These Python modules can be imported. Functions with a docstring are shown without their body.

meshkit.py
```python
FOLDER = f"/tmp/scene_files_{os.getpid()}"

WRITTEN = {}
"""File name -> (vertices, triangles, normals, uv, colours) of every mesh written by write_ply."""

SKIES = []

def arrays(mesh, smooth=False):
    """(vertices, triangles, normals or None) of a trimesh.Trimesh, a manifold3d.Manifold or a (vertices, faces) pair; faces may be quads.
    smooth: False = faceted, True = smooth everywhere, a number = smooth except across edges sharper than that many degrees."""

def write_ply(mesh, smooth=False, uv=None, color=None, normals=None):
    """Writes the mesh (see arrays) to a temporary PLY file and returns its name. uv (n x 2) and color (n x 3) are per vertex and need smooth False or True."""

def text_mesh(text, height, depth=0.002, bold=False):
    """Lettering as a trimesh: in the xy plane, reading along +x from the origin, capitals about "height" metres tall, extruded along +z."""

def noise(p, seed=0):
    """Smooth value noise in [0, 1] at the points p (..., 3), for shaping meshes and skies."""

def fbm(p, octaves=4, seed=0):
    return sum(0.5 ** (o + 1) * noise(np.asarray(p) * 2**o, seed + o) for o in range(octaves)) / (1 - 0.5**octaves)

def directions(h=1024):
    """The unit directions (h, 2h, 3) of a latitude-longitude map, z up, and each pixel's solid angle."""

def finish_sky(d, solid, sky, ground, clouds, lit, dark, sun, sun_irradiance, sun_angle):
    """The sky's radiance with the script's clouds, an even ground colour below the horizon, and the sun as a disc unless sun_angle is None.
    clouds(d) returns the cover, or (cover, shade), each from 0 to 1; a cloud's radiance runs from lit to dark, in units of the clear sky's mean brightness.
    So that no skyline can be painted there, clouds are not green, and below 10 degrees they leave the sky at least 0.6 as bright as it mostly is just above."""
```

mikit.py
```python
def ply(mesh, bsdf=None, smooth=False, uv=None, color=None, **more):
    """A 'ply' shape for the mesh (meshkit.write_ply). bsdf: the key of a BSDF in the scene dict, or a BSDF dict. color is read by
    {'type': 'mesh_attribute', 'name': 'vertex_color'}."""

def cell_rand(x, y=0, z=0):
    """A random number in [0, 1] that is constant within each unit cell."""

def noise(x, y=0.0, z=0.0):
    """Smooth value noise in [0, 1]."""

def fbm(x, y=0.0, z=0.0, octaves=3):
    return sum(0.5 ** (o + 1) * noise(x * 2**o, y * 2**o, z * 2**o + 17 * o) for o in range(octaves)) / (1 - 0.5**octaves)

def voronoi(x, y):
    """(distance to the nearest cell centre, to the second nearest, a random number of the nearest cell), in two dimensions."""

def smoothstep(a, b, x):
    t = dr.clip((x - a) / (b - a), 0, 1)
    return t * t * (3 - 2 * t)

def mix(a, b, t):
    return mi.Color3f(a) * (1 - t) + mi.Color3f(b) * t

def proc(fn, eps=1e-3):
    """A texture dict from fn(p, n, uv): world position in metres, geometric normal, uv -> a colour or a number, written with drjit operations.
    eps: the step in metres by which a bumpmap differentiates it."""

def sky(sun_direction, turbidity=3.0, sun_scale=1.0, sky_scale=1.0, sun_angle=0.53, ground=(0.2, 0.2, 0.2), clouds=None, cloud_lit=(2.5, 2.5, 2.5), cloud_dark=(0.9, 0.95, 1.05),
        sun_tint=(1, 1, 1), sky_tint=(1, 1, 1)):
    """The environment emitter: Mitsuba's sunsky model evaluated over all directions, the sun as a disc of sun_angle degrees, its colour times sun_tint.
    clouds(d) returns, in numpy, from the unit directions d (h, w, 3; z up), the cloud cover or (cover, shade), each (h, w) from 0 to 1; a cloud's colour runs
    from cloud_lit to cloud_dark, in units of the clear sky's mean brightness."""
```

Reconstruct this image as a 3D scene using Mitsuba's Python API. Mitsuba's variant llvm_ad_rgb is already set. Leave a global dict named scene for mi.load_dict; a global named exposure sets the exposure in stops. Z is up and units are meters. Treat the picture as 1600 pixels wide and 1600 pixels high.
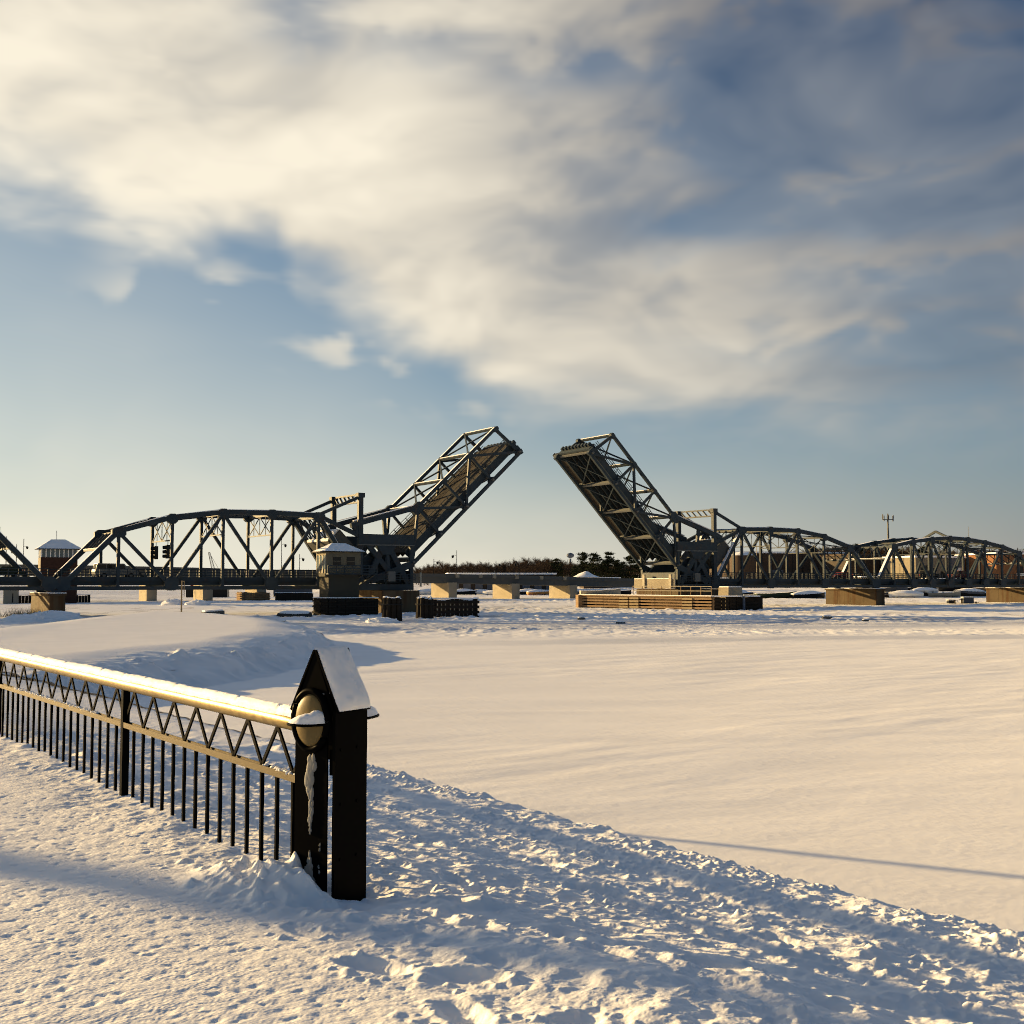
import math, random
import numpy as np
import trimesh
import mitsuba as mi
import drjit as dr
import mikit, meshkit
from mikit import noise, fbm, smoothstep, mix, proc

T = mi.ScalarTransform4f
EYE = 1.65
PITCH = math.atan(110 / 1844)
SUN = np.array([-0.883, 0.469, 0.197])
SUN /= np.linalg.norm(SUN)


def sstep(a, b, x):
    t = np.clip((x - a) / (b - a), 0, 1)
    return t * t * (3 - 2 * t)


def clouds(d):
    """A broken sheet of cloud; wx, wy are where the warped sight line meets a layer of unit height, az and el the bearing and height in degrees."""
    x, y, z = d[..., 0], d[..., 1], np.maximum(d[..., 2], 0.02)
    qx, qy = x / z, y / z
    az, el = np.degrees(np.arctan2(x, y)), np.degrees(np.arcsin(np.clip(d[..., 2], -1, 1)))
    F = lambda a, b, s, o, k: meshkit.fbm(np.stack([a, b, np.full_like(qx, s)], -1), o, k)
    calm = sstep(13, 5, qy)
    wx = qx + 1.0 * (F(qx * 1.1, qy * 0.8, 3.1, 4, 5) - 0.5)
    wy = qy + 1.1 * (F(qx * 1.1, qy * 0.8, 8.7, 4, 9) - 0.5)
    big, mid = F(wx * 0.6, wy * 0.45, 1.0, 3, 11), 0.5 + (F(wx * 1.5, wy * 1.15, 2.0, 4, 21) - 0.5) * calm
    w1, w2 = F(az * 0.11, el * 0.2, 12.0, 3, 61) - 0.5, F(az * 0.11, el * 0.2, 14.0, 3, 62) - 0.5
    u1, v1 = az + 0.25 * el + 6.5 * w1, el - 0.10 * az + 3.4 * w2
    soft = F(u1 * 0.13, v1 * 0.30, 6.0, 4, 51)
    fine = 0.5 * F(u1 * 0.34, v1 * 0.95, 5.0, 3, 31) + 0.5 * F(u1 * 0.6, v1 * 1.1, 7.0, 3, 33)
    edge = np.interp(az, [-60, -30, -23.5, -21, -19, -15, -11.5, -10.5, -7, -4.5, -2, 1, 6, 12, 24, 60], [21, 20, 18.2, 17.6, 16.6, 16.4, 15.6, 13.9, 13.0, 11.0, 9.4, 8.6, 7.4, 6.7, 6.0, 5])
    e = (el - edge) / 3.4 + 0.6 * (mid - 0.5) + 1.3 * (soft - 0.5) + 0.75 * (fine - 0.5)
    deck = sstep(-0.55, 0.75, e) * sstep(4.5, 10.5, el)
    toward = d @ SUN
    lean = toward + 0.026 * (12 - el) * sstep(-8, 14, az)
    away = sstep(0.66, -0.08, lean)
    gaps = 0.0
    for a, h, ra, rh, k in ((-10.6, 25.4, 3.0, 1.1, 0.6), (-4, 24.6, 4.5, 1.0, 0.45), (5, 23.6, 7, 1.0, 0.5), (15, 23.0, 5.5, 2.4, 1.0), (22, 21, 6, 2.6, 1.0), (13, 20.2, 5.5, 1.2, 0.8),
                            (20, 17.3, 8, 1.6, 0.85), (11, 16.4, 6, 0.9, 0.6), (21, 13.8, 6, 1.1, 0.7), (16, 10.8, 6, 0.8, 0.45), (36, 16, 9, 6, 0.8), (24, 25.5, 5, 2, 0.5)):
        gaps = np.maximum(gaps, k * np.exp(-((az - a + 7 * (soft - 0.5)) / ra) ** 2 - ((el - h + 3.2 * (fine - 0.5)) / rh) ** 2))
    thin = np.clip(0.30 * big + 0.20 * mid + 0.5 * soft + 0.34 * (fine - 0.5), 0, 1)
    body = (1 - away) * (0.88 + 0.12 * sstep(0.3, 0.5, thin)) + away * (0.36 + 0.62 * sstep(0.30, 0.62, thin))
    cover = deck * np.clip(body - gaps * (1.05 - 0.55 * thin), 0.03 + 0.55 * away, 1)
    cover = cover * (1 - 0.80 * np.maximum(sstep(27, 46, el), sstep(40, 75, np.abs(az + 10))))
    wisp = 0.75 * sstep(0.50, 0.68, 0.5 * mid + 0.5 * fine) * np.exp(-((el - np.interp(az, [-24, -14, -8, 0], [12.5, 13.4, 11.2, 9])) / 1.5) ** 2) * sstep(-22, -16, az) * sstep(4, -4, az)
    low = 0.97 * np.exp(-(np.maximum(el, 0) / (5.6 + 6.0 * sstep(0.40, 0.85, toward))) ** 1.3) * (0.85 + 0.3 * (soft - 0.5))
    clear = sstep(0.3, 3.0, el)
    above = np.maximum(cover, wisp) * clear
    cover = np.clip(1 - (1 - above) * (1 - low), 0, 1)
    shade = 0.06 + 0.92 * sstep(0.88, -0.26, lean) + (0.3 * (0.5 - mid) + 0.7 * (0.5 - soft) + 0.3 * (0.5 - big) + 0.24 * (0.5 - fine)) * deck * (1 - 0.4 * away)
    w = low / np.maximum(low + above * (1 - low), 1e-3)
    shade = np.clip(shade, 0, 1) * (1 - w) + (0.76 * sstep(0.66, -0.12, toward)) * w
    return cover * 0.97, np.clip(shade, 0, 1)


scene = {"type": "scene"}
labels = {}
scene["camera"] = {"type": "perspective", "fov": 2 * math.degrees(math.atan(800 / 1844)), "near_clip": 0.05, "far_clip": 6000.0,
                   "to_world": T().look_at(origin=[0, 0, EYE], target=[0, math.cos(PITCH), EYE + math.sin(PITCH)], up=[0, 0, 1])}
scene["sky"] = mikit.sky(SUN, turbidity=3, sun_scale=1.75, sky_scale=0.47, sun_tint=(1.0, 1.075, 1.18), sky_tint=(0.60, 0.90, 1.26), ground=(0.6, 0.58, 0.54),
                         clouds=clouds, cloud_lit=(6.2, 5.65, 4.55), cloud_dark=(0.38, 0.44, 0.70))
exposure = 2.65

# ------------------------------------------------------------------ helpers
def numbered(key):
    if key not in labels and key not in scene and key not in used:
        used.add(key)
        return key
    i = 1
    while f"{key}_{i:03d}" in used:
        i += 1
    used.add(f"{key}_{i:03d}")
    return f"{key}_{i:03d}"


used = set()


def thing(name, label, cat, group=None):
    key = numbered(name)
    labels[key] = {"label": label, "category": cat}
    if group:
        labels[key]["group"] = group
    return key


def put(key, mesh, mat, smooth=False, to_world=None):
    d = mesh if isinstance(mesh, dict) else mikit.ply(mesh, mat, smooth)
    if to_world is not None:
        d = {**d, "to_world": to_world}
    scene[key] = d
    return key


def part(parent, name, mesh, mat, smooth=False, label=None, stuff=False, to_world=None):
    key = numbered(parent + "__" + name)
    put(key, mesh, mat, smooth, to_world)
    if label:
        labels[key] = {"label": label}
    if stuff:
        labels.setdefault(key, {})["kind"] = "stuff"
    return key


def single(name, mesh, mat, label, cat, group=None, smooth=False):
    key = thing(name, label, cat, group)
    put(key, mesh, mat, smooth)
    return key


def structure(name, mesh, mat, smooth=False):
    used.add(name)
    put(name, mesh, mat, smooth)
    labels[name] = {"kind": "structure"}


def V(*a):
    return np.array(a, float)


def unit(a):
    return np.asarray(a, float) / np.linalg.norm(a)


BOXF = np.array([[0, 2, 1], [0, 3, 2], [4, 5, 6], [4, 6, 7], [0, 1, 5], [0, 5, 4], [1, 2, 6], [1, 6, 5], [2, 3, 7], [2, 7, 6], [3, 0, 4], [3, 4, 7]])


def cat(meshes):
    vs, fs, n = [], [], 0
    for m in meshes:
        v, f = (m.vertices, m.faces) if hasattr(m, "vertices") else m
        vs.append(np.asarray(v))
        fs.append(np.asarray(f) + n)
        n += len(v)
    return np.vstack(vs), np.vstack(fs)


def bar(p, q, w, h, up=(0, 0, 1), w2=None, h2=None):
    """A straight box member from p to q, w wide across 'up' and h deep along it."""
    p, q = np.asarray(p, float), np.asarray(q, float)
    d = unit(q - p)
    up = np.asarray(up, float)
    if abs(d @ unit(up)) > 0.985:
        up = V(1, 0.3, 0)
    a = unit(np.cross(d, up))
    b = np.cross(a, d)
    w2, h2 = w2 or w, h2 or h
    r = [p - a * w / 2 - b * h / 2, p + a * w / 2 - b * h / 2, p + a * w / 2 + b * h / 2, p - a * w / 2 + b * h / 2]
    s = [q - a * w2 / 2 - b * h2 / 2, q + a * w2 / 2 - b * h2 / 2, q + a * w2 / 2 + b * h2 / 2, q - a * w2 / 2 + b * h2 / 2]
    return np.array(r + s), BOXF


def tube(pts, rad, sides=8, cap=True):
    pts = np.asarray(pts, float)
    rad = np.broadcast_to(np.asarray(rad, float), (len(pts),))
    t = np.gradient(pts, axis=0)
    t /= np.linalg.norm(t, axis=1, keepdims=True) + 1e-12
    a = np.cross(t, np.where(np.abs(t[:, 2:]) < 0.9, [0, 0, 1.0], [1.0, 0, 0]))
    a /= np.linalg.norm(a, axis=1, keepdims=True) + 1e-12
    b = np.cross(t, a)
    g = np.arange(sides) * 2 * np.pi / sides
    v = (pts[:, None] + rad[:, None, None] * (np.cos(g)[None, :, None] * a[:, None] + np.sin(g)[None, :, None] * b[:, None])).reshape(-1, 3)
    i, j = np.meshgrid(np.arange(len(pts) - 1), np.arange(sides), indexing="ij")
    q = np.stack([i * sides + j, i * sides + (j + 1) % sides, (i + 1) * sides + (j + 1) % sides, (i + 1) * sides + j], -1).reshape(-1, 4)
    f = np.vstack([q[:, [0, 1, 2]], q[:, [0, 2, 3]]])
    if cap:
        n = len(v)
        v = np.vstack([v, pts[:1], pts[-1:]])
        k = np.arange(sides)
        m = (len(pts) - 1) * sides
        f = np.vstack([f, np.stack([np.full(sides, n), (k + 1) % sides, k], 1), np.stack([np.full(sides, n + 1), m + k, m + (k + 1) % sides], 1)])
    return v, f


def prism(poly, origin, ax, ay, depth_vec):
    """A polygon given in the plane origin + x*ax + y*ay, swept by depth_vec."""
    from shapely.geometry import Polygon
    m = trimesh.creation.extrude_polygon(Polygon(poly) if not hasattr(poly, "exterior") else poly, 1.0, engine="earcut")
    v = m.vertices
    w = np.asarray(origin) + v[:, :1] * np.asarray(ax) + v[:, 1:2] * np.asarray(ay) + v[:, 2:3] * np.asarray(depth_vec)
    f = m.faces
    if np.dot(np.cross(ax, ay), depth_vec) < 0:
        f = f[:, ::-1]
    return w, f


def grid_mesh(xs, ys, z):
    X, Y = np.meshgrid(xs, ys)
    v = np.stack([X, Y, z], -1).reshape(-1, 3)
    ny, nx = X.shape
    i = (np.arange(ny - 1)[:, None] * nx + np.arange(nx - 1)[None]).ravel()
    return v, np.vstack([np.stack([i, i + 1, i + nx + 1], 1), np.stack([i, i + nx + 1, i + nx], 1)])


def spread(a, b, fine, lo, hi, grow=1.08, most=25.0):
    """Grid lines that are 'fine' apart between a and b and grow wider out to lo and hi."""
    mid = np.arange(a, b, fine)
    up, s = [mid[-1]], fine
    while up[-1] < hi:
        s = min(s * grow, most)
        up.append(up[-1] + s)
    dn, s = [mid[0]], fine
    while dn[-1] > lo:
        s = min(s * grow, most)
        dn.append(dn[-1] - s)
    return np.concatenate([dn[:0:-1], mid, up[1:]])


def nz(x, y, s, o=4, k=0):
    return meshkit.fbm(np.stack([x, y, np.full_like(x, s)], -1), o, k)


def bearing(px, far):
    """East offset at distance 'far' of a bearing read off the photograph (1600 wide)."""
    return (px - 800) / 1844 * far


def height(py, far):
    return EYE + (910 - py) / 1844 * far


# ------------------------------------------------------------------ materials
def rgb(*c):
    return {"type": "rgb", "value": list(c)}


def mat(name, color, rough=0.6, metallic=0.0, spec=0.15):
    scene[name] = {"type": "twosided", "b": {"type": "principled", "base_color": color if isinstance(color, dict) else rgb(*color), "roughness": rough, "metallic": metallic, "specular": spec}}


def grain_fn(p, n, uv):
    return 0.0022 * noise(p.x * 90, p.y * 90, p.z * 90) + 0.0054 * fbm(p.x * 28, p.y * 28, p.z * 28, 3) + 0.006 * noise(p.x * 11, p.y * 11, p.z * 11)


def snow_tone(p, n, uv):
    t = fbm(p.x * 0.9, p.y * 0.9, p.z * 0.9, 3)
    return mix([0.80, 0.80, 0.81], [0.88, 0.88, 0.885], t)


scene["snow_near"] = {"type": "twosided", "b": {"type": "bumpmap", "tex": proc(grain_fn, 0.004), "scale": 1.0, "b": {"type": "principled", "base_color": proc(snow_tone), "roughness": 0.6, "specular": 0.12}}}


def bay_bump(p, n, uv):
    far = smoothstep(70, 110, p.y)
    a, b = 0.80 * p.x + 0.60 * p.y, 0.80 * p.y - 0.60 * p.x
    b = b + 2.2 * (fbm(p.x * 0.11, p.y * 0.11, 6.0, 2) - 0.5)
    drift = (0.105 * fbm(a * 0.10, b * 0.42, 0.0, 3) + 0.016 * fbm(a * 0.5, b * 1.7, 3.0, 2)) * smoothstep(0.25, 0.65, fbm(p.x * 0.05, p.y * 0.07, 8.0, 2)) + 0.005 * fbm(p.x * 7, p.y * 9, 0, 3)
    rough = 0.35 * fbm(p.x * 1.1, p.y * 0.6, 1.0, 3)
    return drift * (1 - 0.6 * far) + rough * far * smoothstep(0.42, 0.62, fbm(p.x * 0.015, p.y * 0.05, 4.0, 2))


def bay_tone(p, n, uv):
    """Wind-packed snow, with refrozen grey-blue channel ice in bands near the bridge."""
    t = fbm(p.x * 0.30 + p.y * 0.1, p.y * 0.5 - p.x * 0.2, 0, 3)
    snow = mix([0.79, 0.79, 0.80], [0.87, 0.87, 0.875], t)
    q = p.y - 0.30 * p.x + 16 * (fbm(p.x * 0.02, p.y * 0.03, 9.0, 2) - 0.5)
    band = smoothstep(98, 104, q) * (1 - smoothstep(118, 126, q)) + 0.8 * smoothstep(76, 80, q) * (1 - smoothstep(84, 88, q)) * smoothstep(-10, 10, p.x)
    m = band * smoothstep(0.18, 0.42, fbm(p.x * 0.06, p.y * 0.30, 2.0, 3)) * smoothstep(-30, -8, p.x)
    spot = smoothstep(0.60, 0.70, fbm(p.x * 0.55, p.y * 0.16, 5.0, 3)) * smoothstep(105, 135, p.y) * 0.55
    return mix(mix(snow, [0.50, 0.53, 0.60], m * 0.9), [0.42, 0.40, 0.38], spot)


scene["snow_bay"] = {"type": "twosided", "b": {"type": "bumpmap", "tex": proc(bay_bump, 0.02), "scale": 1.0, "b": {"type": "principled", "base_color": proc(bay_tone), "roughness": 0.58, "specular": 0.15}}}
mat("snow_cap", (0.86, 0.86, 0.87), 0.9, spec=0.1)


def steel_fn(p, n, uv):
    a = fbm(p.x * 0.9, p.y * 0.9, p.z * 0.9, 3)
    r = smoothstep(0.56, 0.72, fbm(p.x * 2.3 + 7, p.y * 2.3, p.z * 1.1, 3))
    return mix(mix([0.019, 0.031, 0.040], [0.042, 0.058, 0.070], a), [0.060, 0.040, 0.028], r * 0.4)


mat("steel", proc(steel_fn), 0.55)
mat("steel_pale", (0.125, 0.13, 0.125), 0.5)
mat("deck_dark", (0.018, 0.018, 0.018), 0.8, spec=0.05)


def under_fn(p, n, uv):
    a = fbm(p.x * 0.8, p.y * 0.8, p.z * 0.8, 3)
    return mix([0.012, 0.010, 0.009], [0.034, 0.028, 0.022], a)


mat("deck_underside", proc(under_fn), 0.8)


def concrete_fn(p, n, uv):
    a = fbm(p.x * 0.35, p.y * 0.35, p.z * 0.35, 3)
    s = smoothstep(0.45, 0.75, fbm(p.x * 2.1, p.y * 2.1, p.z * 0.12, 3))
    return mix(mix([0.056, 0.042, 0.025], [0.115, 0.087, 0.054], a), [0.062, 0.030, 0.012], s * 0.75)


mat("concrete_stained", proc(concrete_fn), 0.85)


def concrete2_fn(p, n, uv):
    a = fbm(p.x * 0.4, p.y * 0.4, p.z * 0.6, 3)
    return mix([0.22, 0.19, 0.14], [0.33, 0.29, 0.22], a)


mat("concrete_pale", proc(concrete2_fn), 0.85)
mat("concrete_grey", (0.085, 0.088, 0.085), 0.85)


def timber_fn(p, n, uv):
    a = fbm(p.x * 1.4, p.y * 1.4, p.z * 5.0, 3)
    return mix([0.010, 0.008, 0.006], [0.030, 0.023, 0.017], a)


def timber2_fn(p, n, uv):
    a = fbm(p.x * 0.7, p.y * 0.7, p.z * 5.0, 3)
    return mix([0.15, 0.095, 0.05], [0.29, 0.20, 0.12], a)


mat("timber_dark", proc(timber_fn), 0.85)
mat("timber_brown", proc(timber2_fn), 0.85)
mat("black_paint", (0.0015, 0.0015, 0.0016), 0.4, spec=0.015)


def brass_fn(p, n, uv):
    a = fbm(p.x * 6, p.y * 6, p.z * 6, 3)
    s = smoothstep(0.55, 0.75, fbm(p.x * 17, p.y * 17, p.z * 17, 2))
    return mix(mix([0.19, 0.135, 0.045], [0.27, 0.20, 0.072], a), [0.12, 0.08, 0.03], s * 0.5)


mat("brass_paint", proc(brass_fn), 0.34, metallic=0.75)
mat("lens_cream", (0.15, 0.11, 0.045), 0.45)
mat("brass_dull", (0.055, 0.039, 0.014), 0.5, metallic=0.3)
mat("snow_shaded", (0.22, 0.22, 0.21), 0.6)  # painted shade: a grey copy of the snow for the pylon's dim face
mat("house_tan", (0.165, 0.145, 0.10), 0.7)
mat("house_tan_dark", (0.065, 0.060, 0.045), 0.8)
mat("trim_pale", (0.32, 0.29, 0.225), 0.6)
mat("glass_dark", (0.008, 0.009, 0.011), 0.15, spec=0.25)
mat("glass_pale", (0.09, 0.12, 0.135), 0.15, spec=0.4)


def brick_fn(p, n, uv):
    r = noise(p.x * 4, p.y * 4, p.z * 9)
    return mix([0.034, 0.018, 0.013], [0.062, 0.030, 0.022], r)


mat("brick_red", proc(brick_fn), 0.85)
mat("brick_orange", (0.20, 0.095, 0.045), 0.85)
mat("metal_brown", (0.060, 0.040, 0.027), 0.7)
mat("metal_brown_dark", (0.038, 0.028, 0.020), 0.7)
mat("wall_cream", (0.19, 0.165, 0.12), 0.75)
mat("wall_grey", (0.10, 0.108, 0.125), 0.7)
mat("white_paint", (0.74, 0.73, 0.70), 0.5)
mat("silver_paint", (0.16, 0.16, 0.15), 0.35, metallic=0.2, spec=0.3)
mat("red_paint", (0.13, 0.014, 0.012), 0.4)
mat("dark_paint", (0.010, 0.011, 0.012), 0.35)
mat("green_paint", (0.03, 0.045, 0.03), 0.5)
mat("orange_paint", (0.42, 0.22, 0.08), 0.6)
mat("blue_paint", (0.085, 0.11, 0.16), 0.5)
mat("rubber", (0.02, 0.02, 0.02), 0.8)
mat("lamp_red", (0.20, 0.015, 0.012), 0.3)
mat("lamp_amber", (0.22, 0.11, 0.01), 0.3)
mat("lamp_green", (0.01, 0.10, 0.05), 0.3)
mat("bark", (0.045, 0.035, 0.027), 0.9, spec=0.05)
mat("twigs_brown", (0.060, 0.042, 0.030), 0.9, spec=0.05)
mat("needles", (0.024, 0.030, 0.016), 0.9, spec=0.05)
mat("brush_dry", (0.16, 0.12, 0.07), 0.9)
mat("rock_dark", (0.05, 0.048, 0.045), 0.9)
mat("sign_wood", (0.25, 0.19, 0.11), 0.7)

# ------------------------------------------------------------------ terrain
ICE = -2.5
FE = V(-1.208, 6.808, 0)                    # where the railing ends
FD = unit(V(0.257323, -0.362830, 0))        # along the railing, towards the lamp pylon
FN = V(-FD[1], FD[0], 0)                    # from the walkway to the water
RNG = np.random.default_rng(11)


def near_height(X, Y):
    r = (X - FE[0]) * FN[0] + (Y - FE[1]) * FN[1]
    s = (X - FE[0]) * FD[0] + (Y - FE[1]) * FD[1]
    wob = 0.13 * (nz(s * 0.8, r * 0.3, 1.0, 3, 3) - 0.5)
    edge = 3.58 + wob
    z = -0.130 * np.maximum(r - 0.05, 0) * sstep(0.0, 0.8, r) - 0.58 * np.maximum(r - edge, 0) ** 1.0 + 0.05 * (nz(X * 0.35, Y * 0.35, 2, 3, 8) - 0.5) * 1.2
    z = np.maximum(z, ICE - 0.35)
    trod = sstep(-0.75, 0.25, r) * (0.35 + 0.65 * sstep(-2.6, 0.3, s + 0.5 * r)) 
    trod = np.maximum(trod, 0.75 * sstep(-1.3, -0.4, r) * np.exp(-((r + 0.15) / 0.55) ** 2))
    b = nz(X * 9, Y * 9, 4, 3, 23)
    z = z + trod * 0.10 * (nz(X * 1.1, Y * 1.1, 3, 3, 17) - 0.5) + 0.010 * (1 - trod) * (nz(X * 2.2, Y * 5, 5, 3, 31) - 0.5) + 0.004 * (b - 0.5) + trod * (0.020 * (nz(X * 13, Y * 13, 7, 3, 37) - 0.5) + 0.008 * np.maximum(nz(X * 24, Y * 24, 9, 3, 39) - 0.52, 0) * 2) + 0.045 * np.exp(-((r - 3.2) / 0.55) ** 2)
    return z, r, s, trod


xs = spread(-5.4, 3.5, 0.0115, -75, 16, 1.09, 6.0)
ya = np.arange(4.1, 7.2, 0.0115)
yb = [ya[-1]]
step = 0.0115
while yb[-1] < 13:
    step = 0.0115 * (yb[-1] / 7.2) ** 1.6
    yb.append(yb[-1] + step)
while yb[-1] < 75:
    step = min(step * 1.10, 4.0)
    yb.append(yb[-1] + step)
yc, step = [ya[0]], 0.0115
while yc[-1] > -8:
    step = min(step * 1.10, 1.5)
    yc.append(yc[-1] - step)
ys = np.concatenate([np.array(yc)[:0:-1], ya, np.array(yb)[1:]])
X, Y = np.meshgrid(xs, ys)
Z, R, S, TROD = near_height(X, Y)


def stamp(cx, cy, rx, ry, dz, ang=0.0, rim=0.0, power=2.0):
    """Press (dz < 0) or heap (dz > 0) the snow in an ellipse."""
    rr = max(rx, ry) * 2.4
    i0, i1 = np.searchsorted(ys, [cy - rr, cy + rr])
    j0, j1 = np.searchsorted(xs, [cx - rr, cx + rr])
    if i1 - i0 < 2 or j1 - j0 < 2:
        return
    x, y = X[i0:i1, j0:j1] - cx, Y[i0:i1, j0:j1] - cy
    c, s = math.cos(ang), math.sin(ang)
    d = ((x * c + y * s) / rx) ** 2 + ((-x * s + y * c) / ry) ** 2
    Z[i0:i1, j0:j1] += dz * np.exp(-d ** (power / 2)) - rim * dz * np.exp(-((np.sqrt(d) - 1.35) / 0.35) ** 2)


def at_fence(s, r):
    return FE[0] + s * FD[0] + r * FN[0], FE[1] + s * FD[1] + r * FN[1]


for _ in range(4200):                         # small pits where drips and crumbs fell on the smooth snow
    x, y = RNG.uniform(-5, 2.5), RNG.uniform(4.1, 9.5)
    r = (x - FE[0]) * FN[0] + (y - FE[1]) * FN[1]
    if r < 0.35:
        k = RNG.uniform(0.008, 0.021) * (1 + 0.8 * (RNG.random() < 0.08))
        stamp(x, y, k * 1.35, k, -RNG.uniform(0.002, 0.0085), RNG.uniform(0, 3.1))
for _ in range(22000):                        # the trodden, crusted strip: heaps and hollows of all sizes
    x, y = at_fence(RNG.uniform(-9.5, 7.0), RNG.uniform(-0.7, 3.75))
    if -5.4 < x < 3.5 and y > 4.1:
        r = (x - FE[0]) * FN[0] + (y - FE[1]) * FN[1]
        k = float(np.clip(math.exp(RNG.normal(math.log(0.031), 0.55)), 0.012, 0.15))
        amp = RNG.normal(0.1, 1.0) * k * 0.125 * sstep(-0.8, 0.3, r)
        stamp(x, y, k * RNG.uniform(1, 1.8), k, amp, RNG.uniform(0, 3.1), 0, 2.0 if k > 0.03 else 3.0)
for k in range(70):                           # footprints along the strip and round the pylon
    s, r = RNG.uniform(-6.5, 4.5), RNG.uniform(0.15, 2.6)
    if k < 14:
        s, r = -0.6 + 0.36 * k, 0.62 + 0.13 * (-1) ** k + 0.25 * math.sin(k)
    elif k < 26:
        s, r = 0.6 + 0.35 * (k - 14), -0.28 + 0.14 * (-1) ** k
    elif k < 40:
        s, r = 0.4 + 0.37 * (k - 26), 1.55 + 0.14 * (-1) ** k + 0.05 * (k - 26)
    x, y = at_fence(s, r)
    ang = math.atan2(FD[1], FD[0]) + RNG.normal(0, 0.45)
    dp = RNG.uniform(0.014, 0.042)
    stamp(x, y, 0.155, 0.07, -dp, ang, 0.25, 3.2)
    for _ in range(9):
        kk = RNG.uniform(0.010, 0.024)
        stamp(x + RNG.normal(0, 0.06), y + RNG.normal(0, 0.05), kk * 1.4, kk, RNG.normal(0.2, 1) * kk * 0.35, RNG.uniform(0, 3), 0, 2.4)
    for _ in range(14):
        q = RNG.uniform(0, 6.28)
        kk = RNG.uniform(0.009, 0.022)
        stamp(x + 0.2 * math.cos(q) * RNG.uniform(0.7, 1.2), y + 0.16 * math.sin(q) * RNG.uniform(0.7, 1.2), kk * 1.3, kk, kk * 0.6, RNG.uniform(0, 3), 0, 3.0)
for _ in range(5200):                         # crumbs, thickest along the lip of the bank
    x, y = at_fence(RNG.uniform(-9.5, 7.0), 3.6 - abs(RNG.normal(0, 1.1)))
    if -5.4 < x < 3.5 and y > 4.1 and meshkit.noise(V(x * 1.3, y * 1.3, 4)) > 0.42:
        kk = RNG.uniform(0.009, 0.026)
        stamp(x, y, kk * RNG.uniform(1, 1.6), kk, kk * RNG.uniform(0.4, 0.8), RNG.uniform(0, 3), 0, 3.0)
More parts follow.
